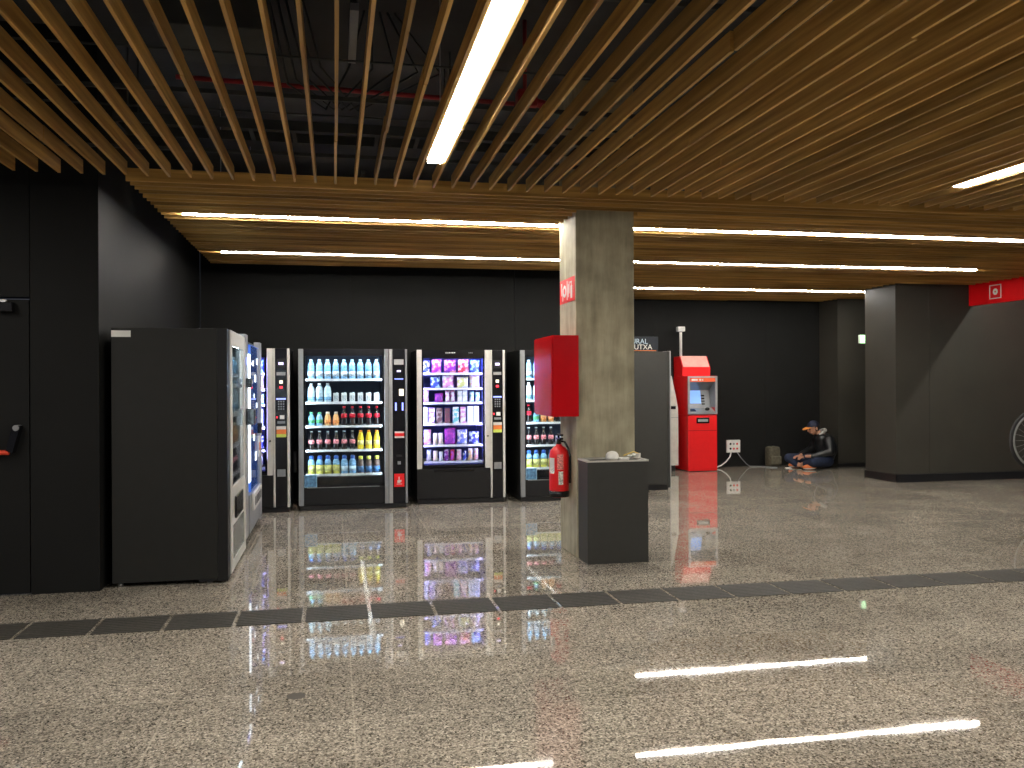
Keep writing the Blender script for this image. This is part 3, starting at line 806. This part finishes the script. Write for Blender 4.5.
rowsA = [['water'] * 9, ['waterw'] * 9, ['green'] * 4 + ['orange'] * 5, ['colaglass'] * 9]
fill_drinks(mA, rowsA, (1.43, 1.20, .95, .72), .20, .104, 'the nearest machine', .078)

def left_machine_b():
    r = empty('vending_machine', (-0.76, 8.0, 0), PI / 2, 'blue-lit vending machine in the left row, just beyond the nearest one', 'vending machine')
    W, D, H = 1.27, .78, 1.83
    MB().box(0, W, .04, D, .06, H, M_body, .004).build('cabinet', r)
    box_part('plinth', r, .02, W - .02, .06, D - .02, .02, .059, M_base)
    for fx in (0.05, W - .05):
        for fy in (.1, D - .05): MB().cyl((fx, fy, 0), (fx, fy, .0195), .018, M_steel, seg=10).build('foot', r)
    box_part('light_column', r, .03, .20, -.01, .039, .55, 1.70, M_ledw, .004)
    p = box_part('front_panel', r, .21, 1.08, -.006, .039, .45, 1.79, M_bluel, .003)
    box_part('glass_pane', r, .22, 1.07, -.012, -.0062, .46, 1.78, M_glass)
    box_part('side_trim', r, 1.085, 1.262, -.02, .039, .08, 1.85, M_silver, .004)
    k = MB().box(.03, 1.08, -.014, .039, .10, .44, M_grey, .004); k.build('lower_panel', r)
    k = MB().box(.22, 1.0, -.04, -.0145, .28, .44, M_cream, .01); k.build('delivery_hatch', r)
    k = MB()
    for j in range(5): k.box(.28 + j * .14, .36 + j * .14, -.042, -.0402, .32, .40, M_black)
    k.build('hatch_print', r)
    b = MB().box(.85, .98, -.05, -.0125, .95, 1.05, M_black, .005).box(.85, .98, -.03, -.0125, .72, .92, M_white, .004).box(.85, .98, -.032, -.0301, .78, .86, M_orange)
    b.build('payment_unit', r)
    b = MB()
    for (x, z, s_) in ((.4, 1.6, .05), (.6, 1.45, .07), (.5, 1.3, .04), (.8, 1.62, .06), (.75, 1.2, .05), (.45, .9, .06), (.62, .7, .08)):
        b.box(x, x + s_ * 1.6, -.0135, -.0122, z, z + s_, M_ledw)
    b.build('lit_picture', r)
    return r
left_machine_b()

# ------------------------------------------------------------------ kiosk with bank sign
k = empty('cash_machine', (3.60, 10.95, 0), 0, 'tall black cabinet carrying the bank sign, just right of the pillar', 'cash machine')
MB().box(0, .735, 0, .62, .07, 1.84, M_bin, .006).build('cabinet', k)
box_part('plinth', k, .02, .75, .01, .6, 0, .069, M_base)
box_part('edge_trim', k, .775, .79, -.002, .62, .02, 1.85, M_silver, .002)
box_part('door_panel', k, .737, .774, -.001, .62, .03, 1.845, M_bin, .003)
sg = MB().box(.0, .63, .04, .07, 1.845, 2.04, mat('navy_sign_board', (.006, .012, .02), .3), .003)
sg = sg.build('sign_board', k)
def text(parent, body, size, loc, rot, m, align='LEFT', name='lettering', ext=.001):
    cu = bpy.data.curves.new(name, 'FONT'); cu.body = body; cu.size = size; cu.extrude = ext; cu.align_x = align
    cu.materials.append(m)
    t_ = bpy.data.objects.new(name, cu); COL.objects.link(t_)
    me = bpy.data.meshes.new_from_object(t_.evaluated_get(bpy.context.evaluated_depsgraph_get()))
    bpy.data.objects.remove(t_)
    o = bpy.data.objects.new(name, me); COL.objects.link(o); o.parent = parent
    o.location = loc; o.rotation_euler = rot
    return o
M_let = mat('cream_lettering', (.8, .8, .72), .5)
M_letb = mat('pale_blue_lettering', (.5, .65, .75), .5)
text(sg, 'RURAL', .095, (.485, .039, 1.947), (PI / 2, 0, 0), M_letb, 'RIGHT')
text(sg, 'KUTXA', .095, (.545, .039, 1.872), (PI / 2, 0, 0), M_let, 'RIGHT')
box_part('underline', sg, .08, .60, .036, .0398, 1.852, 1.860, M_orange)

# white cash machine behind it
k = empty('cash_machine', (4.90, 13.27, 0), 0, 'white cash machine peeping out between the black cabinet and red machine', 'cash machine')
MB().prism([(0, .09), (.545, .09), (.545, 1.02), (.50, 1.25), (.435, 1.54), (.08, 1.54), (0, 1.2)], 0, .40, mat('off_white_metal', (.62, .60, .54), .45)).build('cabinet', k)
box_part('plinth', k, .03, .50, .03, .38, 0, .089, M_base)
box_part('seam', k, .0, .545, -.002, .0, .86, .868, M_grey)
MB().box(.36, .50, -.012, -.0001, 1.0, 1.05, M_black, .003).build('receipt_slot', k)
MB().box(.10, .40, -.010, -.0001, 1.12, 1.42, M_black, .004).box(.12, .38, -.012, -.0101, 1.15, 1.40, M_scr).build('screen', k)

# red cash machine
k = empty('cash_machine', (5.53, 13.07, 0), 0, 'red cash machine with a grey screen console and a thin antenna on top', 'cash machine')
c = MB()
c.box(0, .495, .0, .60, .010, .905, M_redm, .006)
c.box(0, .495, .24, .60, .906, 1.535, M_redm, .004)
c.box(0, .022, .01, .239, .906, 1.535, M_redm)
c.box(.473, .495, .01, .239, .906, 1.535, M_redm)
c.box(.022, .473, .01, .239, 1.515, 1.535, M_redm)
c.build('cabinet', k)
box_part('plinth', k, .02, .475, .02, .58, 0, .009, M_base)
tb = MB().prism([(.23, 1.537), (.23, 1.68), (.36, 1.86), (.60, 1.86), (.60, 1.537)], .005, .485, M_redm, 'x').build('top_housing', k)
sl = MB()
sl.prism([(.2285, 1.685), (.3575, 1.865), (.360, 1.862), (.231, 1.682)], .02, .47, mat('painted_pink_sheen', (.85, .42, .36), .35), 'x')  # light reflecting off the slanted red top, painted as a pale pink sheet
sl.build('slanted_painted_sheen', k)
f = MB()
f.box(-.004, .03, -.012, .01, .92, 1.53, M_silver); f.box(.465, .499, -.012, .01, .92, 1.53, M_silver)
f.box(.03, .465, -.012, .01, 1.505, 1.53, M_silver)
f.build('console_frame', k)
hd = MB().box(.03, .465, -.010, .012, 1.44, 1.504, mat('orange_red_header', (.85, .12, .04), .4)).build('header_strip', k)
hh = MB()
for x, wd in ((.06, .10), (.19, .03), (.235, .02)): hh.box(x, x + wd, -.012, -.0101, 1.458, 1.485, M_white)
hh.build('header_lettering', hd)
f = MB()
f.prism([(.012, 1.439), (.239, 1.30), (.239, 1.439)], .023, .472, M_grey, 'x')
f.prism([(.239, 1.299), (.175, 1.02), (.165, 1.02), (.239, .92), (.239, .92)], .023, .472, M_grey, 'x')
f.prism([(-.010, .92), (-.010, .945), (.16, 1.02), (.239, 1.02), (.239, .92)], .023, .472, M_silver, 'x')
f.box(.0225, .029, .01, .239, 1.03, 1.43, M_grey); f.box(.466, .4725, .01, .239, 1.03, 1.43, M_grey)
f.build('console', k)
MB().prism([(.216, 1.30), (.182, 1.09), (.177, 1.09), (.211, 1.30)], .10, .30, M_scr, 'x').build('screen', k)
ky = MB()
for i in range(4):
    for sx in (.04, .315): ky.prism([(.176 + i * .007, 1.07 + i * .045), (.181 + i * .007, 1.09 + i * .045), (.206 + i * .007, 1.09 + i * .045), (.2 + i * .007, 1.07 + i * .045)], sx, sx + .05, M_black, 'x')
ky.build('side_buttons', k)
MB().prism([(.03, .966), (.10, .998), (.10, 1.01), (.03, .976)], .04, .15, M_black, 'x').build('keypad', k)
MB().ball((.36, .07, 1.0), .035, M_black, (1.1, 1, .8)).build('card_reader', k)
ds = MB().box(.14, .36, -.010, .0, .775, .865, M_black, .008).build('cash_slot', k)
MB().box(.165, .335, -.016, -.0105, .80, .84, M_silver, .004).build('slot_shutter', ds)
box_part('front_seam', k, .0, .495, -.002, -.0002, .655, .662, mat('dark_red_line', (.25, .0, .0), .5))
an = MB().cyl((.055, .42, 1.861), (.055, .42, 2.26), .022, M_white).build('antenna_pole', k)
MB().box(-.01, .115, .37, .47, 2.27, 2.35, M_white, .012).cyl((.055, .42, 2.255), (.055, .42, 2.272), .02, M_black).build('antenna_head', an)

# ------------------------------------------------------------------ pillar fittings
k = empty('hose_cabinet', (1.711, 6.76, 0), 0, 'glossy red fire hose cabinet on the left side of the pillar', 'fire hose cabinet')
MB().box(0, .2145, 0, .63, 1.155, 1.81, M_red, .004).build('cabinet', k)
MB().box(-.012, -.0005, .01, .62, 1.165, 1.80, M_red, .003).build('door', k)
k = empty('fire_extinguisher', (1.832, 7.05, .475), 0, 'red fire extinguisher hanging under the hose cabinet on the pillar', 'fire extinguisher')
ex = MB().lathe([(.065, .0), (.080, .012), (.0815, .03), (.0815, .34), (.074, .385), (.05, .415), (.026, .43), (.024, .44)], M_redm, seg=24)
ex.build('cylinder', k)
MB().lathe([(.0835, .004), (.0835, .055)], M_black, seg=24).build('base_ring', k)
v = MB().cyl((0, 0, .441), (0, 0, .48), .022, M_black).box(-.016, .016, -.085, .04, .481, .497, M_black, .003)
v.box(-.014, .014, -.095, .02, .512, .528, M_black, .003).cyl((.0, .01, .48), (.0, .01, .52), .010, M_black)
v.build('valve', k)
MB().tube([(.015, 0, .465), (.045, -.01, .46), (.070, -.03, .41), (.082, -.045, .34), (.080, -.055, .24), (.078, -.058, .12)], .010, M_black, 8).build('hose', k)
def wrap(r, a0, a1, z0, z1, m, seg=10):
    b = MB(); kk = b.mi(m)
    for rr in (r,):
        A = [b.bm.verts.new((rr * math.cos(a0 + (a1 - a0) * i / seg), rr * math.sin(a0 + (a1 - a0) * i / seg), z0)) for i in range(seg + 1)]
        B = [b.bm.verts.new((rr * math.cos(a0 + (a1 - a0) * i / seg), rr * math.sin(a0 + (a1 - a0) * i / seg), z1)) for i in range(seg + 1)]
        for i in range(seg): b.bm.faces.new((A[i], A[i + 1], B[i + 1], B[i])).material_index = kk
    return b
dg = math.radians
pat = mat('printed_label', (.75, .72, .66), .5, var=.6, scale=90)
wrap(.0825, dg(185), dg(228), .21, .33, M_white).build('instruction_label', k)
wrap(.0825, dg(245), dg(282), .235, .36, mat('red_white_print2', (.75, .25, .22), .5, var=.7, scale=120)).build('instruction_label', k)
wrap(.0825, dg(252), dg(280), .11, .22, pat).build('instruction_label', k)
wrap(.0825, dg(190), dg(225), .20, .25, pat).build('instruction_label', k)
MB().box(.083, .094, -.03, .03, .27, .34, M_steel).build('wall_bracket', k)

k = empty('fire_sign', (1.9245, 7.10, 2.205), 0, 'red and white fire equipment sign high on the pillar', 'sign')
MB().box(-.003, 0, -.235, .235, -.10, .10, M_redm).build('sign_plate', k)
s = MB()   # extinguisher pictogram (near), hose reel pictogram (far), flames
def R(y0, y1, z0, z1): s.box(-.0045, -.0031, y0, y1, z0, z1, M_white)
R(-.165, -.115, -.075, .03); R(-.15, -.13, .03, .055); R(-.155, -.10, .055, .066)
R(-.08, -.065, -.03, .07); R(-.055, -.04, -.06, .05)
s.cyl((-.0031, .075, 0), (-.0045, .075, 0), .052, M_white, seg=20); s.cyl((-.0044, .075, 0), (-.0052, .075, 0), .026, M_redm, seg=16)
R(.125, .14, -.08, .03); R(.155, .185, -.03, .075); R(-.02, .0, -.08, .08)
s.build('pictogram', k)

# bin
k = empty('litter_bin', (1.936, 6.566, 0), 0, 'dark grey two-compartment litter bin in front of the pillar', 'litter bin')
k.scale = (.965, 1.18, 1.0)
b = MB()
b.box(0, .52, 0, .012, .01, .80, M_bin); b.box(0, .52, .21, .222, .01, .80, M_bin)
b.box(0, .012, .012, .21, .01, .80, M_bin); b.box(.508, .52, .012, .21, .01, .80, M_bin)
b.box(.255, .265, .012, .21, .01, .78, M_bin); b.box(0, .52, 0, .222, 0, .01, M_bin); b.box(.013, .254, .013, .21, .5, .51, M_gap); b.box(.266, .507, .013, .21, .5, .51, M_gap)
b.build('body', k)
t = MB(); mr_ = mat('pale_steel_rim', (.55, .53, .48), .4, metal=.3)
for x0, x1 in ((-.004, .26), (.26, .524)):
    t.box(x0, x1, -.004, .010, .801, .815, mr_); t.box(x0, x1, .212, .226, .801, .815, mr_)
    t.box(x0, x0 + .03, .010, .212, .801, .815, mr_); t.box(x1 - .03, x1, .010, .212, .801, .815, mr_)
t.build('rim', k)
w_ = mat('white_paper_cup', (.8, .78, .72), .6)
cup = MB().lathe([(.055, 0), (.054, .016), (.050, .038), (.036, .056), (.012, .064)], w_)
o = cup.build('cup_lid', None, (2.170, 6.66, .8155)); tag(o, 'white domed cup lid lying on the bin rim', 'cup lid')
o = MB().box(-.04, .04, -.03, .03, 0, .018, w_, .008).build('paper_napkin', None, (2.245, 6.60, .8158)); tag(o, 'small white crumpled napkin beside the cup lid on the bin', 'napkin')
o = MB().tube([(-.09, 0, .012), (0, 0.02, .04), (.05, .03, .02)], .005, mat('yellow_straw', (.85, .6, .15), .5), 8).build('drinking_straw', None, (2.36, 6.67, .83)); tag(o, 'yellow straw sticking out of the right bin opening', 'straw')
cr_ = MB()
for i in range(5):
    a = i * 1.3
    cr_.box(-.035, .035, -.002, .002, -.02, .02, w_, 0, Matrix.Translation((.018 * math.cos(a), .018 * math.sin(a), .02)) @ Matrix.Rotation(a, 4, 'Z') @ Matrix.Rotation(.7 * i, 4, 'X'))
o = cr_.build('paper_wrapper', None, (2.37, 6.70, .816)); tag(o, 'crumpled pale wrapper on the right end of the bin', 'wrapper')

# ------------------------------------------------------------------ wall fittings
k = empty('wall_socket', (6.595, 13.698, .35), 0, 'white multi-outlet wall socket right of the red cash machine', 'wall socket')
MB().box(-.12, .12, -.045, 0, -.105, .105, M_white, .008).build('housing', k)
for i, (x, z) in enumerate(((-.06, .04), (.0, .04), (.06, .04), (-.06, -.04), (.0, -.04), (.06, -.04))):
    MB().cyl((x, -.047, z), (x, -.0455, z), .018, M_black if i in (3, 0) else (M_redm if i in (2, 5, 4) else M_grey), seg=12).build('outlet', k)
o = MB().tube([(6.53, 13.62, .26), (6.50, 13.60, .18), (6.42, 13.58, .10), (6.32, 13.56, .04), (6.2, 13.5, .015), (6.06, 13.45, .03)], .011, M_white, 8).build('power_cable'); tag(o, 'white power cable running from the socket to the red machine', 'cable')
o = MB().tube([(6.64, 13.62, .25), (6.70, 13.61, .16), (6.80, 13.6, .05), (6.86, 13.6, .012), (7.05, 13.55, .008), (7.2, 13.3, .008)], .007, M_grey, 8).build('power_cable'); tag(o, 'thin grey cable dropping right from the socket to the floor', 'cable')
k = empty('exit_sign', (8.28, 12.4, 2.105), 0, 'green lit exit sign half hidden by the wall block', 'exit sign')
MB().box(-.13, .16, 0, .05, -.065, .065, M_white, .004).build('housing', k)
MB().box(-.129, .159, -.004, -.0002, -.064, .064, M_exit).build('face', k)
e_ = MB(); gm = mat('exit_green', (.02, .35, .10), .5)
e_.ball((-.02, -.005, .035), .012, gm, (1, .2, 1)); e_.prism([(-.04, .02), (.0, .02), (.01, -.02), (-.05, -.055), (-.06, -.05), (-.02, -.01)], -.006, -.0045, gm); e_.box(.05, .10, -.006, -.0045, -.06, .05, gm)
e_.build('pictogram', k)
MB().cyl((.0, .025, .066), (.0, .025, 1.79), .006, M_steel, seg=8).build('suspension_rod', k)
k = empty('wall_socket', (-.52, 11.099, .50), 0, 'small grey wall socket between the corner snack machine and drinks machine', 'wall socket')
MB().box(-.04, .05, -.04, 0, -.16, .10, M_grey, .006).build('housing', k)

# red banner
k = empty('banner', (8.958, 5.0, 2.51), 0, 'red overhead banner with a white square and dot at the right', 'banner')
MB().box(0, .06, -1.0, 5.974, 0, .40, M_redl).build('panel', k)
s = MB()
yc, zc, a_ = 5.46, .155, .097
for (y0, y1, z0, z1) in ((yc - .11, yc + .11, zc + a_ - .012, zc + a_), (yc - .11, yc + .11, zc - a_, zc - a_ + .012), (yc - .11, yc - .096, zc - a_, zc + a_), (yc + .096, yc + .11, zc - a_, zc + a_)):
    s.box(-.003, -.0003, y0, y1, z0, z1, M_bright)
s.cyl((-.0003, yc, zc), (-.003, yc, zc), .045, M_bright, seg=24); s.cyl((-.003, yc, zc), (-.004, yc, zc), .012, M_redl, seg=12)
s.build('emblem', k)

# floor marks
o = MB().cyl((0, 0, .0002), (0, 0, .0010), .045, mat('dark_stain', (.08, .072, .062), .8, spec=.1), seg=7).build('floor_stain', None, (-.181, 4.09, 0)); tag(o, 'small dark stain on the near floor left of centre', 'stain')

# ------------------------------------------------------------------ bicycle at the right edge
def bicycle(loc, rz):
    r = empty('bicycle', loc, rz, 'bicycle at the right edge, only its wheel showing, on a low stand', 'bicycle')
    rub = mat('black_rubber', (.01, .01, .01), .7); rim = mat('pale_rim', (.35, .36, .34), .35, metal=.6)
    for cx in (0.0, 1.02):
        n_ = 48; pts = [(cx + .350 * math.cos(2 * PI * i / n_), 0, .72 + .350 * math.sin(2 * PI * i / n_)) for i in range(n_)]
        t = MB().tube(pts, .021, rub, 10, True).build('wheel', r)
        pts = [(cx + .318 * math.cos(2 * PI * i / n_), 0, .72 + .318 * math.sin(2 * PI * i / n_)) for i in range(n_)]
        MB().tube(pts, .017, rim, 8, True).build('rim', t)
        MB().cyl((cx, -.05, .72), (cx, .05, .72), .02, M_steel).build('hub', t)
        sp = MB()
        for i in range(24):
            a = 2 * PI * i / 24; sp.cyl((cx, .02 * (-1) ** i, .72), (cx + .313 * math.cos(a), 0, .72 + .313 * math.sin(a)), .0012, M_steel, seg=4)
        sp.build('spokes', t)
    fm = mat('grey_frame_paint', (.08, .085, .09), .3)
    f = MB()
    A, Bk, S, Hd = (1.02, 0, .72), (.62, 0, .68), (.80, 0, 1.16), (.20, 0, 1.22)
    Hb = (.17, 0, 1.10)
    f.cyl((1.02, .05, .72), Bk, .011, fm).cyl((1.02, -.05, .72), Bk, .011, fm).cyl((1.02, .05, .72), S, .009, fm).cyl((1.02, -.05, .72), S, .009, fm)
    f.cyl(Bk, S, .016, fm).cyl(S, Hd, .016, fm).cyl(Bk, Hb, .018, fm).cyl(Hb, Hd, .02, fm)
    f.build('frame', r)
    MB().cyl((0, .05, .72), (.15, .03, 1.08), .012, fm).cyl((0, -.05, .72), (.15, -.03, 1.08), .012, fm).box(.13, .19, -.05, .05, 1.07, 1.10, fm).build('fork', r)
    MB().cyl((.21, 0, 1.22), (.24, 0, 1.32), .014, M_black).tube([(.16, -.28, 1.33), (.22, -.15, 1.33), (.24, 0, 1.33), (.22, .15, 1.33), (.16, .28, 1.33)], .012, M_black).build('handlebar', r)
    MB().cyl((.80, 0, 1.16), (.82, 0, 1.27), .013, M_steel).ball((.84, 0, 1.29), .1, M_black, (1.2, .6, .3)).build('saddle', r)
    MB().cyl((.62, .05, .68), (.70, .06, .54), .01, M_steel).box(.66, .75, .06, .15, .52, .54, M_black).cyl((.62, -.05, .68), (.54, -.06, .82), .01, M_steel).box(.49, .58, -.15, -.06, .81, .83, M_black).cyl((.62, -.06, .68), (.62, .06, .68), .03, M_steel).build('pedals', r)
    MB().cyl((.5, 0, .04), (.6, 0, .66), .02, M_black).cyl((.1, 0, .02), (1.0, 0, .02), .02, M_black).cyl((.1, -.15, .02), (.1, .15, .02), .02, M_black).cyl((1.0, -.25, .02), (1.0, .25, .02), .02, M_black).build('stand', r)
    return r
bicycle((8.175, 8.9, 0), 0)

# ------------------------------------------------------------------ backpack
def skin(name, parent, pts, edges, rad, m, sub=2, root=0):
    me = bpy.data.meshes.new(name); me.from_pydata([Vector(p) for p in pts], edges, []); me.update()
    o = bpy.data.objects.new(name, me); COL.objects.link(o); o.parent = parent
    md = o.modifiers.new('Skin', 'SKIN')
    for i, r in enumerate(rad):
        sv = me.skin_vertices[0].data[i]
        sv.radius = (r, r) if not isinstance(r, tuple) else r
        sv.use_root = (i == root)
    md.use_smooth_shade = True
    ss = o.modifiers.new('Sub', 'SUBSURF'); ss.levels = sub; ss.render_levels = sub
    me.materials.append(m)
    return o
k = empty('backpack', (7.235, 13.52, 0), 0, 'olive grey backpack standing on the floor left of the seated person', 'backpack')
olive = mat('olive_canvas', (.085, .075, .048), .8, var=.3, scale=25, bump=.3)
b = MB(); b.box(-.112, .112, -.09, .09, .0, .35, olive, .06); b.build('body', k)
MB().box(-.10, .10, -.13, -.085, .04, .19, olive, .02).build('front_pocket', k)
MB().tube([(-.04, -.03, .345), (-.03, -.03, .375), (.03, -.03, .375), (.04, -.03, .345)], .008, M_black).build('handle', k)
MB().tube([(.08, .085, .32), (.10, .12, .24), (.10, .12, .10), (.09, .085, .03)], .012, M_black).build('shoulder_strap', k)
o = MB().box(-.05, .05, -.03, .03, 0, .012, w_, .004).build('paper_scrap', None, (7.36, 13.22, .0005)); tag(o, 'white scrap of paper on the floor beside the backpack', 'paper')

# ------------------------------------------------------------------ seated person, facing left, cross-legged, looking down
P = empty('person', (7.92, 13.12, 0), 0, 'person sitting cross-legged on the floor in black jacket, jeans and cap', 'person')
skinm = mat('skin', (.52, .25, .15), .5, var=.06)
jac = mat('black_glossy_jacket', (.012, .013, .014), .28, var=.3, scale=20, bump=.8)
jean = mat('dark_blue_jeans', (.009, .017, .046), .8, var=.3, scale=20)
pts = [(.06, 0, .13), (.10, 0, .28), (.06, 0, .42), (-.02, 0, .535), (-.085, 0, .585),         # pelvis, spine, neck
       (-.125, 0, .635),                                                                       # skull base
       (.0, -.17, .49), (-.02, -.235, .30), (-.28, -.165, .215), (-.37, -.08, .21),              # near arm
       (.0, .17, .49), (-.08, .235, .30), (-.30, .15, .22), (-.38, .03, .215),                  # far arm
       (.02, -.10, .12), (-.33, -.28, .155), (-.36, -.02, .075), (-.40, .03, .06),              # near leg
       (.02, .10, .12), (-.50, .20, .165), (-.42, .06, .065), (-.36, -.03, .045)]                # far leg
ed = [(0, 1), (1, 2), (2, 3), (3, 4), (4, 5), (3, 6), (6, 7), (7, 8), (8, 9), (3, 10), (10, 11), (11, 12), (12, 13), (0, 14), (14, 15), (15, 16), (16, 17), (0, 18), (18, 19), (19, 20), (20, 21)]
rad = [(.10, .09), (.09, .08), (.09, .08), (.07, .06), .048, .050, .050, .040, .030, .024, .060, .042, .030, .024, .085, .055, .040, .032, .085, .055, .040, .032]
skin('body', P, pts, ed, rad, skinm)
# head: skull, jaw, nose, ears, brow on one surface per part
h = MB()
rt = Matrix.Rotation(dg(-16), 3, 'Y')
HC = Vector((-.160, 0, .668))
def hp(x, y, z): return HC + rt @ Vector((x, y, z))
h.ball(HC, .092, skinm, (1.05, .82, 1.12), rt, 20)
h.ball(hp(-.035, 0, -.058), .055, skinm, (1.0, .95, .85), rt)
h.ball(hp(-.103, 0, -.018), .017, skinm, (1.1, .8, 1.5), rt, 10)
for sy in (-1, 1): h.ball(hp(.01, sy * .078, -.012), .024, skinm, (.7, .35, 1.2), rt, 10)
hd = h.build('head', P)
e_ = MB()
for sy in (-1, 1): e_.ball(hp(-.086, sy * .031, .004), .011, mat('dark_eye', (.03, .02, .02), .2), seg=8)
e_.build('eye', hd)
MB().ball(hp(-.086, 0, -.058), .018, mat('lips', (.35, .10, .08), .5), (.5, 1.2, .35), rt, 10).build('mouth', hd)
hair = mat('dark_hair', (.02, .013, .010), .6)
MB().ball(hp(.022, 0, .012), .093, hair, (.98, .86, 1.08), rt).ball(hp(.005, 0, -.02), .083, hair, (.55, 1.0, .7), rt).build('hair', P)
MB().ball(hp(-.052, 0, -.075), .040, hair, (1.0, 1.05, .55), rt, 12).build('beard', P)
cp = MB()
navy = mat('navy_cap', (.010, .013, .035), .7)
v = bmesh.ops.create_uvsphere(cp.bm, u_segments=20, v_segments=12, radius=.096)['verts']
bmesh.ops.delete(cp.bm, geom=[q for q in v if q.co.z < -.002], context='VERTS')
v = cp.bm.verts[:]
cp._fin(v, navy, Matrix.Translation(hp(.005, 0, .035)) @ rt.to_4x4() @ Matrix.Diagonal((1.05, .9, .92, 1)), True)
cap = cp.build('cap', P)
br = MB(); om = mat('orange_cap_peak', (.90, .30, .06), .6); kk = br.mi(om)
top = []; bot = []
for i in range(13):
    a = PI / 2 + PI * i / 12
    x = math.cos(a); y = math.sin(a)
    top.append((-.085 + .11 * x, .082 * y, .035 - .012 * (-x))); bot.append((-.075 + .02 * x, .078 * y, .036))
for dz_, fl in ((.004, 1), (-.004, -1)):
    T = [br.bm.verts.new(hp(a, b_, c_ + dz_)) for a, b_, c_ in top]; Bt = [br.bm.verts.new(hp(a, b_, c_ + dz_)) for a, b_, c_ in bot]
    for i in range(12): br.bm.faces.new((T[i], T[i + 1], Bt[i + 1], Bt[i])).material_index = kk
    if fl == 1: T1 = T
for i in range(12): br.bm.faces.new((T1[i], T1[i + 1], T[i + 1], T[i])).material_index = kk
br.build('peak', cap)['label'] = 'orange peak'
# jacket and jeans: closed garments grown over the body
def garment(name, balls, limbs, m, vox=.014):
    b = MB()
    for c_, r_, sc_ in balls: b.ball(c_, r_, m, sc_)
    for p0, p1, r0, r1 in limbs:
        b.cyl(p0, p1, r0, m, r1); b.ball(p0, r0, m); b.ball(p1, r1, m)
    o = b.build(name, P)
    md = o.modifiers.new('Fuse', 'REMESH'); md.mode = 'VOXEL'; md.voxel_size = vox; md.use_smooth_shade = True
    sm = o.modifiers.new('Smooth', 'SMOOTH'); sm.iterations = 6; sm.factor = .6
    return o
garment('jacket', [((.05, 0, .20), .16, (.95, 1.1, .8)), ((.08, 0, .32), .17, (1.0, 1.1, 1.1)), ((.04, 0, .43), .16, (1.0, 1.15, .95)), ((-.03, 0, .50), .12, (.95, 1.2, .75)), ((-.045, 0, .555), .075, (1, 1.1, .8))],
        [((.01, -.165, .475), (.0, -.245, .29), .082, .070), ((.0, -.245, .29), (-.27, -.165, .215), .068, .046),
         ((.01, .165, .475), (-.06, .245, .29), .082, .070), ((-.06, .245, .29), (-.30, .145, .23), .068, .046)], jac)
garment('jeans', [((.05, 0, .125), .135, (1.0, 1.15, .85))],
        [((.02, -.10, .125), (-.32, -.28, .125), .108, .080), ((-.32, -.28, .125), (-.34, -.06, .085), .078, .058),
         ((.02, .10, .125), (-.50, .20, .165), .108, .076), ((-.50, .20, .165), (-.44, .08, .075), .074, .055)], jean)
hd_ = mat('pale_grey_hood', (.36, .34, .31), .9)
MB().tube([(-.10, -.07, .56), (-.03, -.085, .60), (.025, -.05, .625), (.045, 0, .635), (.025, .05, .625), (-.03, .085, .60), (-.10, .07, .56)], [.018, .026, .030, .030, .030, .026, .018], hd_, 10).build('hood', P)
def shoe(cx, cy, cz, rz):
    s_ = MB(); R_ = Matrix.Rotation(rz, 3, 'Z'); om2 = mat('orange_brown_shoe', (.75, .20, .06), .6)
    s_.ball((cx, cy, cz), .058, om2, (2.0, .85, .75), R_); s_.ball(Vector((cx, cy, cz)) + R_ @ Vector((.05, 0, .02)), .042, om2, (1, .9, 1), R_)
    s_.ball(Vector((cx, cy, cz - .022)), .056, M_white, (1.85, .85, .28), R_)
    return s_.build('shoe', P)
shoe(-.36, -.21, .044, dg(-12)); shoe(-.42, .13, .05, dg(160))
# hands: palm, four bent fingers and a thumb, loosely clasped over the ankle
def hand(wx, wy, wz, sy):
    pp = [(wx, wy, wz), (wx - .055, wy, wz - .015)]
    ee = [(0, 1)]; rr = [.024, (.030, .018)]
    for i in range(4):
        o_ = (i - 1.5) * .019; L_ = (.030, .034, .032, .024)[i]
        n0 = len(pp)
        pp += [(wx - .075, wy + o_, wz - .012), (wx - .075 - L_, wy + o_ * 1.1, wz - .026), (wx - .078 - L_ * 1.2, wy + o_ * 1.1, wz - .026 - L_ * .8)]
        ee += [(1, n0), (n0, n0 + 1), (n0 + 1, n0 + 2)]; rr += [.0095, .0085, .0075]
    n0 = len(pp)
    pp += [(wx - .035, wy + sy * .034, wz - .020), (wx - .065, wy + sy * .046, wz - .038)]
    ee += [(0, n0), (n0, n0 + 1)]; rr += [.011, .009]
    return skin('hand', P, pp, ee, rr, skinm, 1)
hand(-.365, -.075, .205, 1); hand(-.385, .03, .215, -1)
ph = MB().box(-.49, -.46, -.045, .03, .175, .29, M_black, .006); ph.bm.free()
